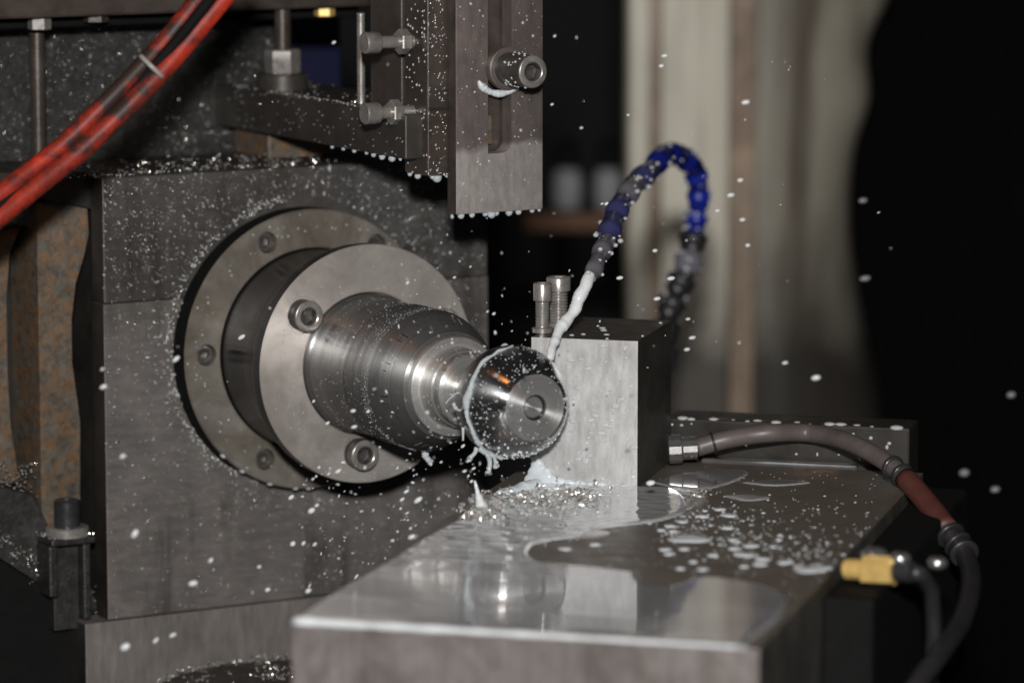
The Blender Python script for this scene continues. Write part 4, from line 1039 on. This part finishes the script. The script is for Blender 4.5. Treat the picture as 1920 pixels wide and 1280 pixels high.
# ---- flying droplets: the large ones are things, the mist is stuff
fly = [(235, 1212, 12, 1.30), (362, 1093, 12, 1.31), (253, 1000, 10, 1.30), (330, 673, 8, 1.33), (453, 632, 8, 1.40), (194, 725, 8, 1.31), (192, 692, 6, 1.31), (230, 855, 8, 1.30), (549, 1019, 8, 1.36), (569, 1018, 6, 1.36), (590, 1020, 6, 1.36), (546, 932, 7, 1.37),
       (584, 957, 9, 1.36), (594, 947, 5, 1.36), (578, 1107, 9, 1.34), (502, 1105, 7, 1.34), (784, 937, 8, 1.36), (754, 936, 6, 1.37), (762, 921, 6, 1.37), (751, 953, 5, 1.37), (772, 1006, 8, 1.34), (770, 990, 5, 1.35), (736, 1013, 5, 1.35), (486, 1062, 6, 1.33),
       (292, 1200, 7, 1.31), (324, 1190, 6, 1.31), (395, 1050, 6, 1.32), (662, 770, 6, 1.36), (690, 771, 6, 1.36), (664, 800, 6, 1.36), (614, 793, 5, 1.37), (588, 752, 4, 1.38), (634, 883, 6, 1.36), (598, 876, 4, 1.37), (764, 530, 5, 1.37), (852, 520, 4, 1.38),
       (914, 584, 4, 1.38), (926, 588, 4, 1.38), (862, 490, 3, 1.39), (882, 500, 3, 1.39), (1137, 382, 5, 1.42), (1129, 382, 4, 1.42), (1162, 521, 7, 1.44), (1232, 560, 7, 1.46), (1228, 470, 6, 1.47), (1290, 598, 6, 1.48), (1298, 633, 6, 1.48), (1288, 655, 6, 1.48),
       (1258, 522, 7, 1.46), (1398, 192, 8, 1.34), (1388, 338, 8, 1.34), (1370, 366, 7, 1.34), (1402, 460, 7, 1.34), (1392, 412, 6, 1.34), (1618, 376, 10, 1.30), (1622, 522, 11, 1.30), (1808, 886, 14, 1.29), (1866, 917, 13, 1.29), (1896, 740, 12, 1.29), (1530, 708, 9, 1.31), (1040, 68, 4, 1.36), (1090, 240, 5, 1.36),
       (1246, 105, 6, 1.36), (1240, 124, 6, 1.36), (1472, 680, 6, 1.33), (1178, 216, 5, 1.38), (626, 80, 5, 1.36), (1035, 196, 4, 1.38), (1100, 830, 4, 1.39), (1188, 893, 7, 1.36), (1220, 905, 9, 1.37), (1345, 395, 6, 1.36), (712, 838, 3, 1.37), (808, 870, 4, 1.37), (827, 866, 4, 1.37), (888, 878, 4, 1.38), (884, 902, 5, 1.38), (878, 892, 3, 1.38), (868, 836, 4, 1.38), (781, 889, 3, 1.37)]
bm = bmesh.new(); bmesh.ops.create_icosphere(bm, subdivisions=3, radius=1)
me_d = bpy.data.meshes.new('flying_drop'); bm.to_mesh(me_d); bm.free(); me_d.materials.append(M_milk)
me_f = me_d.copy(); me_f.materials.clear(); me_f.materials.append(M_faint); me_f.polygons.foreach_set('use_smooth', [True] * len(me_f.polygons))
me_d.polygons.foreach_set('use_smooth', [True] * len(me_d.polygons))
LMK = [(190, 700, 'the left edge of the housing plate'), (235, 1200, 'the lower plate at bottom left'), (360, 1090, 'the seam of the lower plate'), (250, 1000, 'the lower left of the housing plate'), (450, 630, 'the dark side of the flange'),
       (570, 1020, 'the housing above the table corner'), (545, 1100, 'the front left corner of the table'), (584, 950, 'the lower edge of the mounting ring'), (762, 930, 'the gap under the spindle'), (770, 1000, 'the left edge of the table'),
       (670, 780, 'the spindle body'), (600, 870, 'the bottom flange screw'), (860, 510, 'the right side of the flange'), (920, 590, 'the gap between flange and screws'), (820, 865, 'the flung lump of coolant'), (884, 890, 'the splash spike below the ball'),
       (1137, 382, 'the upper grey hose segments'), (1230, 500, 'the inside of the hose arch'), (1295, 630, 'the foot of the hose arch'), (1390, 380, 'the rusty channel of the column'), (1620, 450, 'the black sheet added right of the column'), (1840, 900, 'the black area right of the hose'),
       (1500, 700, 'the column foot with its painted shade'), (1040, 130, 'the right edge of the slotted plate'), (1243, 115, 'the top of the column'), (1190, 870, 'the face of the steel block'), (626, 80, 'the blue panel'), (320, 1195, 'the swarf on the round base')]
def region(x, y, r):
    l = min(LMK, key=lambda q: math.hypot(q[0] - x, q[1] - y)); dx, dy = x - l[0], y - l[1]
    sz = 'tiny' if r <= 4 else ('small' if r <= 6 else ('round' if r <= 9 else 'large'))
    return sz + ' white droplet flying in front of ' + l[2], l[2]
for x, y, r, d in fly:
    P = ray(x, y, d); R = r * d / FPX * .60 * random.uniform(.8, 1.1)
    o = bpy.data.objects.new('flying_drop', me_f if x > 1550 else me_d); COL.objects.link(o)
    an = math.radians(35 + random.gauss(0, 12)) if x < 1150 else math.radians(10)
    el = random.uniform(1.15, 1.9)
    o.matrix_world = Matrix.Translation(P) @ Matrix.Rotation(-an, 4, 'Y') @ Matrix.Diagonal((R * el, R, R * .92, 1))
    tag(o, region(x, y, r)[0], 'droplet', 'flying coolant droplets')
V = []; F = []; k = 0
for i in range(560):
    if i < 330: x, y, d, s = random.gauss(880, 130), random.gauss(760, 140), random.uniform(1.33, 1.40), .24
    elif i < 480: x, y, d, s = random.uniform(560, 900), random.uniform(860, 1120), random.uniform(1.34, 1.40), .26
    elif i < 505: x, y, d, s = random.uniform(1180, 1500), random.uniform(100, 760), random.uniform(1.32, 1.45), .2
    else: x, y, d, s = random.uniform(200, 1700), random.uniform(40, 1150), random.uniform(1.3, 1.42), .22
    P = np.array(ray(x, y, d)) * 1000; r = min(.7, random.lognormvariate(math.log(s), .45))
    an = math.atan2(760 - y, x - 1000) + random.gauss(0, .5); e = random.uniform(1, 2.2); ca, sa = math.cos(an), math.sin(an)
    q = ICL_V * r * (e, 1, 1 / math.sqrt(e)); V.append(np.stack([q[:, 0] * ca - q[:, 2] * sa, q[:, 1], q[:, 0] * sa + q[:, 2] * ca], 1) + P); F.append(ICL_F + k); k += len(ICL_V)
stuff(mesh_np('coolant_mist', np.concatenate(V), np.concatenate(F), M_milk), 'mist of tiny coolant droplets flying around the ball', 'spray')
